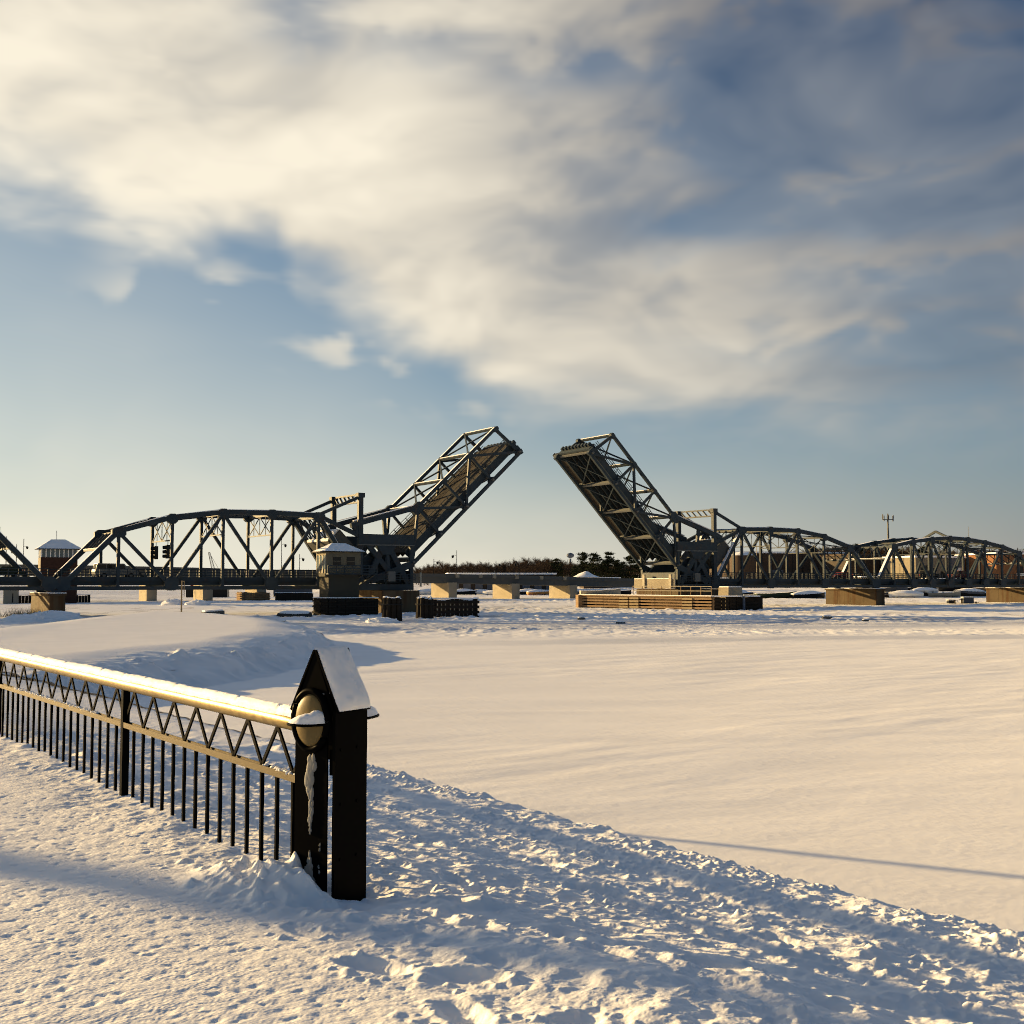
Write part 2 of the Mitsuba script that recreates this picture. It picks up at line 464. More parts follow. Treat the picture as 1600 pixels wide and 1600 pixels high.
for s, r, rx, ry, h in ((0.25, -0.05, 0.75, 0.5, -0.07), (0.27, 0.32, 0.30, 0.22, -0.085), (0.02, -0.12, 0.17, 0.15, 0.11), (0.05, -0.04, 0.055, 0.05, 0.08), (-0.22, -0.30, 0.25, 0.16, 0.07), (0.20, -0.22, 0.15, 0.12, 0.10), (0.30, -0.10, 0.10, 0.09, 0.085),
                        (0.0, -0.45, 0.30, 0.16, 0.06), (0.34, -0.34, 0.22, 0.13, 0.05), (0.55, -0.12, 0.22, 0.14, 0.035)):
    x, y = at_fence(s, r)
    stamp(x, y, rx, ry, h, math.atan2(FD[1], FD[0]) + RNG.normal(0, 0.2))
for _ in range(420):                          # rough clods heaped at the foot of the pylon
    x, y = at_fence(0.08 + RNG.normal(0, 0.26), -0.2 + RNG.normal(0, 0.17))
    kk = RNG.uniform(0.010, 0.034)
    stamp(x, y, kk * RNG.uniform(1, 1.5), kk, kk * RNG.uniform(0.3, 0.75), RNG.uniform(0, 3), 0, 2.6)
structure("snow_bank", grid_mesh(xs, ys, Z), "snow_near", True)

# the frozen bay
bx = spread(-40, 45, 0.33, -900, 900, 1.10, 40.0)
by, step = [3.0], 0.16
while by[-1] < 330:
    step = min(max(0.16, by[-1] * 0.0075), 1.4)
    by.append(by[-1] + step)
while by[-1] < 1500:
    step *= 1.12
    by.append(by[-1] + step)
by = np.array(by)
BX, BY = np.meshgrid(bx, by)
rough = sstep(88, 112, BY - 0.25 * BX + 18 * (nz(BX * 0.03, BY * 0.03, 1, 2, 4) - 0.5)) * sstep(420, 300, BY)
patch = sstep(0.40, 0.62, nz(BX * 0.025, BY * 0.07, 2, 3, 6))
BZ = ICE + 0.035 * (nz(BX * 0.10 + BY * 0.05, BY * 0.55, 3, 3, 7) - 0.5) * 2 * sstep(4, 20, BY) + rough * patch * 0.34 * np.maximum(nz(BX * 1.6, BY * 0.8, 5, 4, 12) - 0.50, 0) * 2
BZ += 0.10 * (nz(BX * 0.02, BY * 0.02, 8, 2, 13) - 0.5) * sstep(20, 60, BY)
structure("frozen_bay", grid_mesh(bx, by, BZ), "snow_bay", True)

# the snow-covered jetty
from shapely.geometry import Polygon, Point
import shapely
FOOT = np.array([(-19, 33), (-14.5, 38), (-12.0, 46), (-9.6, 56), (-8.9, 66), (-10.2, 74.5), (-13.4, 83), (-19, 92), (-27, 97), (-36, 93), (-42, 84), (-42, 66), (-39, 48), (-34, 36), (-26, 31)], float)
foot = Polygon(FOOT).buffer(3).buffer(-3)
jx, jy = np.arange(-46, -6, 0.16), np.concatenate([np.arange(28, 70, 0.16), np.arange(70, 101, 0.3)])
JX, JY = np.meshgrid(jx, jy)
wx = JX + 1.5 * (nz(JX * 0.25, JY * 0.25, 1, 3, 44) - 0.5)
wy = JY + 1.5 * (nz(JX * 0.25, JY * 0.25, 9, 3, 45) - 0.5)
pts = shapely.points(wx.ravel(), wy.ravel())
dist = shapely.distance(pts, foot.exterior) * np.where(shapely.contains(foot, pts), 1, -1)
D = dist.reshape(JX.shape)
from shapely.geometry import LineString
rim = LineString([(-24, 26), (-19, 33), (-14.5, 38), (-12.0, 46), (-9.6, 56), (-8.9, 66), (-10.2, 74.5), (-13.4, 83), (-19, 92), (-27, 97), (-38, 99)])
DR = np.where(D > -3, shapely.distance(pts, rim).reshape(JX.shape) * np.sign(D), -3)
H = (1.50 + 0.62 * sstep(52, 88, JY)) * sstep(-0.1, 2.7, DR) - 0.022 * np.clip(DR - 3.2, 0, 14)
H *= sstep(22, 46, JY + 0.3 * (JX + 14))
H *= 1 - sstep(-27, -44, JX - 0.12 * (JY - 85)) * 0.97
H *= sstep(-0.4, 6, D) * 0.5 + 0.5
J = ICE - 0.12 + np.where(D > -0.4, H, -0.3)
flank = sstep(0, 1.2, D) * sstep(4.5, 2.2, D) * sstep(-24, -17, JX)
J += (0.34 * (nz(JX * 0.5, JY * 0.5, 2, 4, 51) - 0.5) + 0.9 * np.maximum(nz(JX * 1.2, JY * 1.2, 3, 4, 52) - 0.56, 0) + 0.22 * (nz(JX * 2.6, JY * 2.6, 7, 3, 54) - 0.5)) * flank
J += 0.05 * (nz(JX * 0.16, JY * 0.30, 4, 3, 53) - 0.5) * sstep(1, 4, D)
J = np.where(D < -0.4, ICE - 0.5, J)
jm = grid_mesh(jx, jy, J)
keep = (jm[0][jm[1]][:, :, 2] > ICE - 0.45).any(1)
structure("snow_jetty", (jm[0], jm[1][keep]), "snow_near", True)


def jetty_z(x, y):
    return float(J[np.argmin(abs(jy - y)), np.argmin(abs(jx - x))])


# the far shore: flat ground behind a low edge, a wooded rise on the right
fx, fy = np.arange(-520, 760, 8.0), np.concatenate([np.arange(290, 420, 3.0), np.arange(420, 1300, 14.0)])
FX, FY = np.meshgrid(fx, fy)
shore = np.interp(FX, [-520, -140, -90, -60, 20, 48, 60, 110, 760], [560, 560, 520, 415, 400, 380, 326, 322, 330]) + 5 * (nz(FX * 0.05, FY * 0.05, 1, 2, 71) - 0.5)
inland = FY - shore
FZ = ICE - 0.6 + 2.2 * sstep(-1.5, 5, inland) + 1.4 * sstep(5, 60, inland)
FZ += 9 * sstep(60, 170, FX) * sstep(100, 330, inland) + 2.0 * (nz(FX * 0.012, FY * 0.012, 2, 3, 72) - 0.5) * sstep(30, 120, inland)
FZ += 3 * sstep(200, 600, inland)
structure("far_shore", grid_mesh(fx, fy, FZ), "snow_bay", True)


def shore_z(x, y):
    i, j = min(max(np.searchsorted(fy, y) - 1, 0), len(fy) - 2), min(max(np.searchsorted(fx, x) - 1, 0), len(fx) - 2)
    a, b = (y - fy[i]) / (fy[i + 1] - fy[i]), (x - fx[j]) / (fx[j + 1] - fx[j])
    return float((FZ[i, j] * (1 - b) + FZ[i, j + 1] * b) * (1 - a) + (FZ[i + 1, j] * (1 - b) + FZ[i + 1, j + 1] * b) * a)

# ------------------------------------------------------------------ the drawbridge
A = math.radians(32.12)
BU, BV, BM = V(math.cos(A), math.sin(A), 0), V(-math.sin(A), math.cos(A), 0), V(6.316, 177.62, EYE)
UPZ = V(0, 0, 1)
WID = 9.0


def B(s, v, z):
    """Bridge coordinates: along the deck from mid-channel, across from the near truss, above the walker's eye."""
    return BM + s * BU + v * BV + V(0, 0, z)


def bbox(s0, s1, v0, v1, z0, z1):
    return np.array([B(s0, v0, z0), B(s1, v0, z0), B(s1, v1, z0), B(s0, v1, z0), B(s0, v0, z1), B(s1, v0, z1), B(s1, v1, z1), B(s0, v1, z1)]), BOXF


def bm(p, q, w, h, up=None):
    """A bridge member: w across the bridge, h in the plane of the truss."""
    return bar(B(*p), B(*q), w, h, np.cross(BV, unit(B(*q) - B(*p))) if up is None else up)


def gusset(t, name, s, v, z, rx, rz, face=0.36):
    """An eight-sided plate clasping a joint."""
    poly = [(-rx, -rz * 0.5), (-rx * 0.5, -rz), (rx * 0.5, -rz), (rx, -rz * 0.5), (rx, rz * 0.5), (rx * 0.5, rz), (-rx * 0.5, rz), (-rx, rz * 0.5)]
    part(t, name, prism(poly, B(s, v - face, z), BU, UPZ, BV * 2 * face), "steel")


def lace(t, p0, p1, q0, q1, n, w=0.09, name="lacing"):
    """Crossed bars between the chord p0-p1 and the chord q0-q1."""
    p0, p1, q0, q1 = (B(*x) for x in (p0, p1, q0, q1))
    ms = []
    for k in range(n):
        a, b = k / n, (k + 1) / n
        ms += [bar(p0 + (p1 - p0) * a, q0 + (q1 - q0) * b, w, w), bar(q0 + (q1 - q0) * a, p0 + (p1 - p0) * b, w * 0.9, w * 0.9)]
    part(t, name, cat(ms), "steel", stuff=True)


def snow_on(t, holder, p, q, w, h=0.10, lift=0.3):
    p, q = B(*p) + V(0, 0, lift), B(*q) + V(0, 0, lift)
    part(holder, "snow_cap", bar(p, q, w, h, w2=w * 0.9), "snow_cap")


CH = -0.70           # bottom chord
DECK = 0.45


def railing_mesh(s0, s1, v, z=DECK):
    ms = [bm((s0, v, z + h), (s1, v, z + h), 0.07, 0.09) for h in (0.28, 0.62, 0.98)]
    n = max(2, int(abs(s1 - s0) / 1.1))
    ms += [bm((s0 + (s1 - s0) * k / n, v, z), (s0 + (s1 - s0) * k / n, v, z + 1.0), 0.09, 0.09) for k in range(n + 1)]
    return cat(ms)


def truss_span(label, base0, base1, upper, web, end1=True, sway=()):
    """A through truss: upper = [(s, z)] of the upper joints; web = pairs (upper joint, panel s) of the diagonals."""
    t = thing("truss_span", label, "bridge span", "steel truss spans of the drawbridge")
    panels = [base0] + [u[0] for u in upper] + ([base1] if end1 else [base1])
    for v in (0.0, WID):
        for k in range(len(panels) - 1):
            part(t, "bottom_chord", bm((panels[k], v, CH), (panels[k + 1], v, CH), 0.5, 0.44), "steel")
        ends = [((base0, v, CH + 0.35), (upper[0][0], v, upper[0][1] - 0.25))]
        ends.append(((base1, v, CH + 0.35), (upper[-1][0], v, upper[-1][1] - 0.25)))
        for p, q in ends:
            e = part(t, "end_post", bm(p, q, 0.60, 0.58), "steel")
            d = unit(B(*q) - B(*p))
            n = np.cross(BV, d)
            n = n if n[2] > 0 else -n
            part(e, "snow_cap", bar(B(*p) + d * 1.6 + n * 0.32, B(*q) - d * 0.4 + n * 0.32, 0.5, 0.07, n), "snow_cap")
        for k in range(len(upper) - 1):
            (a, za), (b, zb) = upper[k], upper[k + 1]
            c = part(t, "top_chord", bm((a, v, za - 0.25), (b, v, zb - 0.25), 0.60, 0.62), "steel")
            snow_on(t, c, (a + 0.3, v, za - 0.25), (b - 0.3, v, zb - 0.25), 0.52, 0.08, 0.35)
        for k, (s, z) in enumerate(upper):
            part(t, "vertical", bm((s, v, CH), (s, v, z - 0.5), 0.36, 0.36), "steel")
            gusset(t, "gusset_plate", s, v, z - 0.42, 0.85 if k in (0, len(upper) - 1) else 0.62, 0.62)
        for k, s in web:
            part(t, "diagonal", bm((upper[k][0], v, upper[k][1] - 0.4), (s, v, CH + 0.2), 0.34, 0.40), "steel")
        for s in sorted({w for _, w in web} | {base0, base1}):
            gusset(t, "gusset_plate", s, v, CH + 0.55, 0.85, 0.85, 0.33)
    for k, (s, z) in enumerate(upper):
        part(t, "top_strut", bm((s, 0.3, z - 0.45), (s, WID - 0.3, z - 0.45), 0.25, 0.35), "steel")
        part(t, "floor_beam", bbox(s - 0.16, s + 0.16, 0.25, WID - 0.25, CH - 0.05, DECK - 0.22), "steel")
        if k in sway:
            zl = z - 3.1
            part(t, "sway_strut", bm((s, 0.2, zl), (s, WID - 0.2, zl), 0.14, 0.16), "steel")
            lace(t, (s, 0.2, z - 0.6), (s, WID - 0.2, z - 0.6), (s, 0.2, zl), (s, WID - 0.2, zl), 2, 0.10, "sway_lacing")
            for j in range(1, 4):
                part(t, "sway_hanger", bm((s, WID * j / 4, z - 0.6), (s, WID * j / 4, zl), 0.08, 0.08), "steel")
    for k in range(len(upper) - 1):
        (a, za), (b, zb) = upper[k], upper[k + 1]
        part(t, "lateral_brace", bm((a, 0.3, za - 0.4), (b, WID - 0.3, zb - 0.4), 0.16, 0.16), "steel")
        part(t, "lateral_brace", bm((b, 0.3, zb - 0.4), (a, WID - 0.3, za - 0.4), 0.16, 0.16), "steel")
    for bs, (s, z) in ((base0, upper[0]), (base1, upper[-1])):     # portal bracing in the plane of the end posts
        f = 0.66
        sm, zm = bs + (s - bs) * f, CH + 0.35 + (z - CH - 0.6) * f
        ps = part(t, "portal_strut", bm((sm, 0.3, zm), (sm, WID - 0.3, zm), 0.22, 0.26), "steel")
        part(ps, "snow_cap", bm((sm, 0.5, zm + 0.17), (sm, WID - 0.5, zm + 0.17), 0.22, 0.08), "snow_cap")
        lace(t, (s, 0.3, z - 0.3), (s, WID - 0.3, z - 0.3), (sm, 0.3, zm), (sm, WID - 0.3, zm), 5, 0.16, "portal_lacing")
    lo, hi = min(base0, base1), max(base0, base1)
    part(t, "deck", bbox(lo, hi, 0.75, WID - 0.75, DECK - 0.22, DECK), "deck_dark")
    for v in (0.9, 2.6, 4.5, 6.4, 8.1):
        part(t, "stringer", bbox(lo, hi, v - 0.1, v + 0.1, DECK - 0.80, DECK - 0.225), "steel")
    part(t, "kerb", bbox(lo, hi, 0.55, 0.745, DECK - 0.35, DECK + 0.22), "steel")
    part(t, "kerb", bbox(lo, hi, WID - 0.745, WID - 0.55, DECK - 0.35, DECK + 0.22), "steel")
    part(t, "railing", railing_mesh(lo, hi, 0.62, DECK + 0.2), "steel", stuff=True)
    part(t, "railing", railing_mesh(lo, hi, WID - 0.62, DECK + 0.2), "steel", stuff=True)
    return t


A1U = [(-64.0, 6.5), (-57.5, 8.35), (-51.0, 9.2), (-44.5, 9.3), (-38.0, 9.15)]
A1W = [(0, -57.5), (2, -57.5), (2, -44.5), (4, -44.5)]
truss_span("long arched steel truss span left of the raised leaves with traffic signals hung inside it", -70.4, -31.9, A1U, A1W, sway=(1, 2, 3))
truss_span("truss span cut by the left edge of the picture, only its sloping end showing", -71.9, -110.4, [(-142.3 - s, z) for s, z in A1U], [(0, -84.8), (2, -84.8), (2, -97.8), (4, -97.8)], sway=(1, 2, 3))
truss_span("shorter arched truss span directly right of the right raised leaf", 70.4, 31.9, [(-s, z) for s, z in A1U], [(k, -w) for k, w in A1W], sway=(1, 2, 3))
B2S = [75.7, 81.0, 86.3, 91.6, 96.9, 102.2, 107.5, 112.8]
B2Z = [7.0, 7.85, 8.45, 8.75, 8.6, 8.1, 7.35, 6.15]
tb = truss_span("farthest truss span at the right edge with a small gable peak on its top", 70.9, 118.1, list(zip(B2S, B2Z)),
                [(0, 81.0), (1, 86.3), (2, 91.6), (5, 96.9 - 0.01), (6, 102.2), (7, 107.5), (4, 91.6)], sway=(2, 3, 4))
for v in (0.1, 6.0):
    part(tb, "gable_bar", bar(B(91.6, v, 8.55), B(91.6, 3.1, 9.85), 0.35, 0.42), "steel")

# portal columns, square bents and side plates at each end of the raised leaves
for g, side in ((-1, "left"), (1, "right")):
    t = thing("bridge_tower", f"square steel bent with tall portal columns at the foot of the {side} raised leaf", "bridge tower", "steel bents at the foot of the leaves")
    a, b = g * 31.9, g * 24.1
    for v in (0.0, WID):
        part(t, "tall_column", bm((a, v, CH), (a, v, 12.15), 0.62, 0.66), "steel")
        part(t, "column_cap", bbox(a - 0.5, a + 0.5, v - 0.42, v + 0.42, 11.55, 12.18), "steel")
        part(t, "short_column", bm((b, v, CH), (b, v, 5.7), 0.50, 0.48), "steel")
        part(t, "top_beam", bbox(min(a, b) - 0.3, max(a, b) + 0.3, v - 0.34, v + 0.34, 5.2, 6.6), "steel")
        part(t, "beam_flange", bbox(min(a, b) - 0.34, max(a, b) + 0.34, v - 0.42, v + 0.42, 5.05, 5.195), "steel_pale")
        part(t, "bottom_beam", bbox(min(a, b) - 0.3, max(a, b) + 0.3, v - 0.3, v + 0.3, CH - 0.35, CH + 0.45), "steel")
        m = (a + b) / 2
        part(t, "slanting_leg", bm((m - 0.3, v, 5.1), (a + g * -0.9, v, CH + 0.5), 0.5, 0.75), "steel")
        part(t, "slanting_leg", bm((m + 0.3, v, 5.1), (b + g * 0.5, v, CH + 0.5), 0.5, 0.75), "steel")
        part(t, "joint_plate", prism([(-1.6, 0), (-0.7, -1.5), (0.7, -1.5), (1.6, 0)], B(m, v - 0.37, 5.3), BU, UPZ, BV * 0.74), "steel")
        part(t, "centre_post", bm((m, v, CH + 0.4), (m, v, 3.9), 0.2, 0.22), "steel")
        part(t, "portal_stay", bm((a, v, 11.7), (g * 38.0, v, 9.0), 0.36, 0.42), "steel")
        part(t, "portal_stay", bm((a, v, 6.3), (g * 38.0, v, 8.9), 0.45, 0.55), "steel")
    for z in (10.95, 12.0):
        part(t, "portal_beam", bm((a, 0.3, z), (a, WID - 0.3, z), 0.3, 0.22), "steel")
    for k in range(6):
        y0, y1 = 0.35 + (WID - 0.7) * k / 6, 0.35 + (WID - 0.7) * (k + 0.75) / 6
        part(t, "portal_lacing", bm((a, y0, 11.05), (a, y1, 11.92), 0.1, 0.34, BU), "steel_pale")
    # machinery girder and floor between the two bents
    part(t, "machinery_girder", prism([(-3.7, -0.1), (3.6, -0.1), (3.6, 1.7), (1.3, 3.9), (-1.7, 4.3), (-3.7, 2.6)], B(m, 1.0, 0), BU * g * -1, UPZ, BV * 0.3), "steel")
    part(t, "machinery_girder", prism([(-3.7, -0.1), (3.6, -0.1), (3.6, 1.7), (1.3, 3.9), (-1.7, 4.3), (-3.7, 2.6)], B(m, WID - 1.3, 0), BU * g * -1, UPZ, BV * 0.3), "steel")
    part(t, "cross_girder", bbox(a - 0.3, a + 0.3, 0.4, WID - 0.4, -0.5, 1.0), "steel")
    part(t, "cross_girder", bbox(b - 0.3, b + 0.3, 0.4, WID - 0.4, -0.5, 1.6), "steel")
    part(t, "machinery_floor", bbox(min(a, b), max(a, b), 0.4, WID - 0.4, -0.45, -0.2), "deck_dark")
    part(t, "cabinet", bbox(m - g * 0.5 - 0.55, m - g * 0.5 + 0.55, -0.95, -0.4, 0.15, 1.5), "steel_pale", label="pale grey equipment cabinet on the near side of the bent")
    part(t, "gauge_board", bbox(b - g * 1.2 - 0.14, b - g * 1.2 + 0.14, -0.7, -0.6, -0.6, 1.4), "trim_pale")
    ml = part(t, "railing", railing_mesh(min(a, b) - 0.2, max(a, b) + 0.2, -0.9, 0.1), "steel", stuff=True)

# the two raised leaves
XB = [0.0, 5.9, 11.8, 17.7, 24.2]
XT = [5.8, 11.5, 17.3, 23.3]
ZT = 5.35


def leaf(g, ang, label, side):
    t = thing("bridge_leaf", label, "drawbridge leaf", "raised leaves of the drawbridge")
    c, s_ = math.cos(math.radians(ang)), math.sin(math.radians(ang))
    o = (g * 23.75, 2.65)
    dirX, dirZ = V(-g * c, s_), V(g * s_, c)

    def L(x, v, z):
        p = V(*o) + x * dirX + z * dirZ
        return B(p[0], v, p[1])
    nx, nzv = BU * (-g * c) + UPZ * s_, BU * (g * s_) + UPZ * c

    def mem(name, p, q, w, h, up=None, m="steel", holder=None):
        a, b = L(*p), L(*q)
        return part(holder or t, name, bar(a, b, w, h, np.cross(BV, unit(b - a)) if up is None else up), m)

    def plate(name, x, v, z, rx, rz, face=0.3):
        poly = [(-rx, -rz * 0.5), (-rx * 0.5, -rz), (rx * 0.5, -rz), (rx, -rz * 0.5), (rx, rz * 0.5), (rx * 0.5, rz), (-rx * 0.5, rz), (-rx, rz * 0.5)]
        part(t, name, prism(poly, L(x, v - face, z), nx, nzv, BV * 2 * face), "steel")
    for v in (0.0, WID):
        for k in range(4):
            mem("bottom_chord", (XB[k], v, 0), (XB[k + 1], v, 0), 0.42, 0.46)
        mem("chord_tip", (XB[4], v, 0), (XB[4] + 0.4, v, -0.05), 0.55, 0.6)
        for k in range(3):
            cpart = mem("top_chord", (XT[k], v, ZT), (XT[k + 1], v, ZT), 0.42, 0.46)
            part(cpart, "snow_cap", bar(L(XT[k] + 0.3, v, ZT) + UPZ * 0.33, L(XT[k + 1] - 0.2, v, ZT) + UPZ * 0.33, 0.34, 0.06), "snow_cap")
        a = mem("tail_chord", (XT[0], v, ZT), (-3.5, v, 10.2), 0.62, 0.66)
        part(a, "snow_cap", bar(L(XT[0] - 0.5, v, ZT + 0.25) + UPZ * 0.45, L(-3.1, v, 10.1) + UPZ * 0.45, 0.5, 0.10), "snow_cap")
        mem("tail_brace", (-3.2, v, 9.9), (-3.6, v, 1.6), 0.5, 0.7)
        mem("tail_brace", (1.0, v, 7.8), (-3.4, v, 2.0), 0.4, 0.5)
        mem("tail_chord", (XB[0], v, 0), (-6.5, v, 2.8), 0.6, 0.9)
        for k in range(4):
            mem("vertical", (XT[k], v, ZT - 0.2), (XB[k + 1], v, 0.1), 0.30, 0.36 if k < 3 else 0.46)
            plate("gusset_plate", XB[k + 1] if k < 3 else XB[4] - 0.1, v, 0.18, 0.58, 0.38)
            plate("gusset_plate", XT[k], v, ZT - 0.1, 0.48 if k else 1.0, 0.34 if k else 0.7)
        for xt, xb in ((0, 0), (0, 2), (2, 2), (2, 4)):
            mem("diagonal", (XT[xt], v, ZT - 0.2), (XB[xb], v, 0.15), 0.30, 0.36)
        mem("tip_pin", (XB[4] + 0.2, v, 0.1), (XB[4] + 0.15, v, 1.1), 0.4, 0.5)
    for k in range(4):
        st = mem("top_strut", (XT[k], 0.2, ZT + 0.05), (XT[k], WID - 0.2, ZT + 0.05), 0.32, 0.36, nzv)
        part(st, "snow_cap", bar(L(XT[k], 0.5, ZT) + UPZ * 0.26, L(XT[k], WID - 0.5, ZT) + UPZ * 0.26, 0.3, 0.09), "snow_cap")
        if k < 3:
            mem("lateral_brace", (XT[k], 0.2, ZT), (XT[k + 1], WID - 0.2, ZT), 0.20, 0.20, nzv)
            mem("lateral_brace", (XT[k + 1], 0.2, ZT), (XT[k], WID - 0.2, ZT), 0.20, 0.20, nzv)
    # deck with stringers, floor beams and bottom bracing
    d0, d1 = 0.3, XB[4] + 0.15
    up = nzv

    def slab(name, x0, x1, v0, v1, z0, z1, m):
        vs = [L(x, v, z) for z in (z0, z1) for x, v in ((x0, v0), (x1, v0), (x1, v1), (x0, v1))]
        f = BOXF if g < 0 else BOXF[:, ::-1]
        return part(t, name, (np.array(vs), f), m)
    n = 8
    for k in range(n):
        slab("deck_panel", d0 + (d1 - d0) * k / n + 0.03, d0 + (d1 - d0) * (k + 1) / n - 0.03, 0.75, WID - 0.75, 1.62, 1.82, "deck_underside" if g < 0 else "deck_dark")
    for v in (0.85, 2.3, 3.8, 5.2, 6.7, 8.15):
        slab("stringer", d0, d1, v - 0.07, v + 0.07, 1.05, 1.615, "steel" if g > 0 else "deck_underside")
    slab("edge_girder", d0, d1, 0.52, 0.70, 0.75, 1.9, "steel")
    slab("edge_girder", d0, d1, WID - 0.70, WID - 0.52, 0.75, 1.9, "steel")
    for x in XB[:4] + [XB[4] - 0.1]:
        slab("floor_beam", x - 0.16, x + 0.16, 0.2, WID - 0.2, 0.45, 1.045, "steel_pale")
        slab("bracket", x - 0.12, x + 0.12, WID + 0.24, WID + 2.0, 0.85, 1.25, "steel_pale")
        slab("bracket", x - 0.12, x + 0.12, -0.7, -0.22, 0.1, 0.4, "steel_pale")
    for k in range(n):
        slab("sidewalk_panel", d0 + (d1 - d0) * k / n + 0.03, d0 + (d1 - d0) * (k + 1) / n - 0.03, WID + 0.35, WID + 2.0, 1.30, 1.42, "deck_underside")
    slab("sidewalk_edge", d0, d1, WID + 2.0, WID + 2.15, 1.0, 1.55, "steel")
    slab("tip_beam", d1, d1 + 0.35, 0.3, WID - 0.3, 0.6, 1.85, "steel")
    for k in range(9):
        v = 0.9 + (WID - 1.8) * k / 8
        slab("tip_tooth", d1 + 0.36, d1 + 0.8, v - 0.2, v + 0.2, 1.2, 1.8, "steel")
    for k in range(4):
        mem("bottom_brace", (XB[k] + 0.2, 0.3, 0.55), (XB[k + 1] - 0.2, WID - 0.3, 0.55), 0.16, 0.16, nzv)
        mem("bottom_brace", (XB[k + 1] - 0.2, 0.3, 0.55), (XB[k] + 0.2, WID - 0.3, 0.55), 0.16, 0.16, nzv)
    for v in (0.8, WID - 0.8):
        ms = [bar(L(d0, v, 1.9 + h), L(d1, v, 1.9 + h), 0.07, 0.08, nzv) for h in (0.35, 0.7, 1.05)]
        ms += [bar(L(d0 + 1.3 * k, v, 1.8), L(d0 + 1.3 * k, v, 2.95), 0.09, 0.09, nx) for k in range(19)]
        part(t, "railing", cat(ms), "steel", stuff=True)
    # counterweight: a concrete block between the trusses behind the pivot, tipped with the leaf
    cs, cz = g * 35.4, 6.35
    ca, sa = math.cos(math.radians(ang)), math.sin(math.radians(ang))
    e1, e2 = BU * (-g * ca) + UPZ * sa, BU * (g * sa) + UPZ * ca
    base = B(cs, 0.75, cz)
    blk = prism([(-1.2, -4.6), (1.2, -4.6), (1.2, 0), (-1.2, 0)], base, e1, e2, BV * 7.5)
    cw = part(t, "counterweight", blk, "concrete_grey", label="tipped concrete counterweight block with snow on its upper faces")
    part(cw, "snow_cap", prism([(-1.15, 0.01), (1.15, 0.01), (1.05, 0.25), (-1.0, 0.2)], base + BV * 0.1, e1, e2, BV * 7.3), "snow_cap")
    return t


leaf(-1, 43.2, "raised drawbridge leaf on the left, leaning right with brown deck underside", "left")
rleaf = leaf(1, 45.2, "raised drawbridge leaf on the right, leaning left and showing its dark ribbed underside", "right")


c_, s_ = math.cos(math.radians(45.2)), math.sin(math.radians(45.2))
q = B(23.75 - 22.0 * c_ + 4.4 * s_, WID - 0.4, 2.65 + 22.0 * s_ + 4.4 * c_)
part(rleaf, "navigation_board", bar(q + BU * 1.1 - UPZ * 0.9, q - BU * 0.6 + UPZ * 0.5, 0.12, 1.3), "steel_pale", label="pale board near the tip of the leaf")


# piers
def pier(label, s0, s1, v0, v1, ztop, mat_, group="concrete piers of the drawbridge", cap=True, zbot=-4.9):
    t = thing("bridge_pier", label, "bridge pier", group)
    b = 0.10
    rng = np.random.default_rng(int(abs(s0) * 10))
    n = 4
    for k in range(n):
        va, vb = v0 + (v1 - v0) * k / n, v0 + (v1 - v0) * (k + 1) / n
        vs = [B(s, v, z) for z, e in ((zbot, b), (ztop, 0)) for s, v in ((s0 - e, va + 0.015), (s1 + e, va + 0.015), (s1 + e, vb - 0.015), (s0 - e, vb - 0.015))]
        part(t, "concrete_bay", (np.array(vs), BOXF), mat_)
    part(t, "core", bbox(s0 + 0.05, s1 - 0.05, v0 + 0.03, v1 - 0.03, zbot, ztop - 0.02), mat_)
    if cap:
        c = part(t, "cap", bbox(s0 - 0.2, s1 + 0.2, v0 - 0.15, v1 + 0.15, ztop + 0.004, ztop + 0.3), mat_)
        part(c, "snow_cap", bbox(s0 - 0.15, s1 + 0.15, v0 - 0.1, v1 + 0.1, ztop + 0.304, ztop + 0.40), "snow_cap")
    for s in ((s0 + s1) / 2,):
        for v in (0.0, WID):
            part(t, "bearing", bbox(s - 0.55, s + 0.55, v - 0.35, v + 0.35, ztop + (0.404 if cap else 0.004), CH - 0.2), "steel")
    return t


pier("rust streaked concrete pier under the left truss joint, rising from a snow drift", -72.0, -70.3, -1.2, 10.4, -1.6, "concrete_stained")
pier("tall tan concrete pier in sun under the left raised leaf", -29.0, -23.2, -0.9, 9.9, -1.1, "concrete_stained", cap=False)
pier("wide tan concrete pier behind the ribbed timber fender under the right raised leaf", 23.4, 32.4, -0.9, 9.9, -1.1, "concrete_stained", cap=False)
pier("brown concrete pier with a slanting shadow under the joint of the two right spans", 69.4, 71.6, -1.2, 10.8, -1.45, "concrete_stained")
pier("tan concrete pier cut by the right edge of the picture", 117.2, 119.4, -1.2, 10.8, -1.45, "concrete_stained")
# the parapet seen under the right leaf
pp = thing("parapet", "pale concrete parapet with two posts under the right raised leaf", "parapet")
part(pp, "wall", bbox(23.0, 23.38, -0.3, 10.0, -1.0, 0.55), "concrete_pale")
for v in (0.4, 7.2):
    part(pp, "post", bbox(22.75, 22.99, v - 0.28, v + 0.28, -0.9, 1.3), "trim_pale")
part(pp, "snow_cap", bbox(23.0, 23.38, -0.3, 10.0, 0.554, 0.66), "snow_cap")

# ------------------------------------------------------------------ the operator's house beside the left bent
def house_box(t, name, s0, s1, v0, v1, z0, z1, m, label=None, holder=None):
    return part(holder or t, name, bbox(s0, s1, v0, v1, z0, z1), m, label=label)


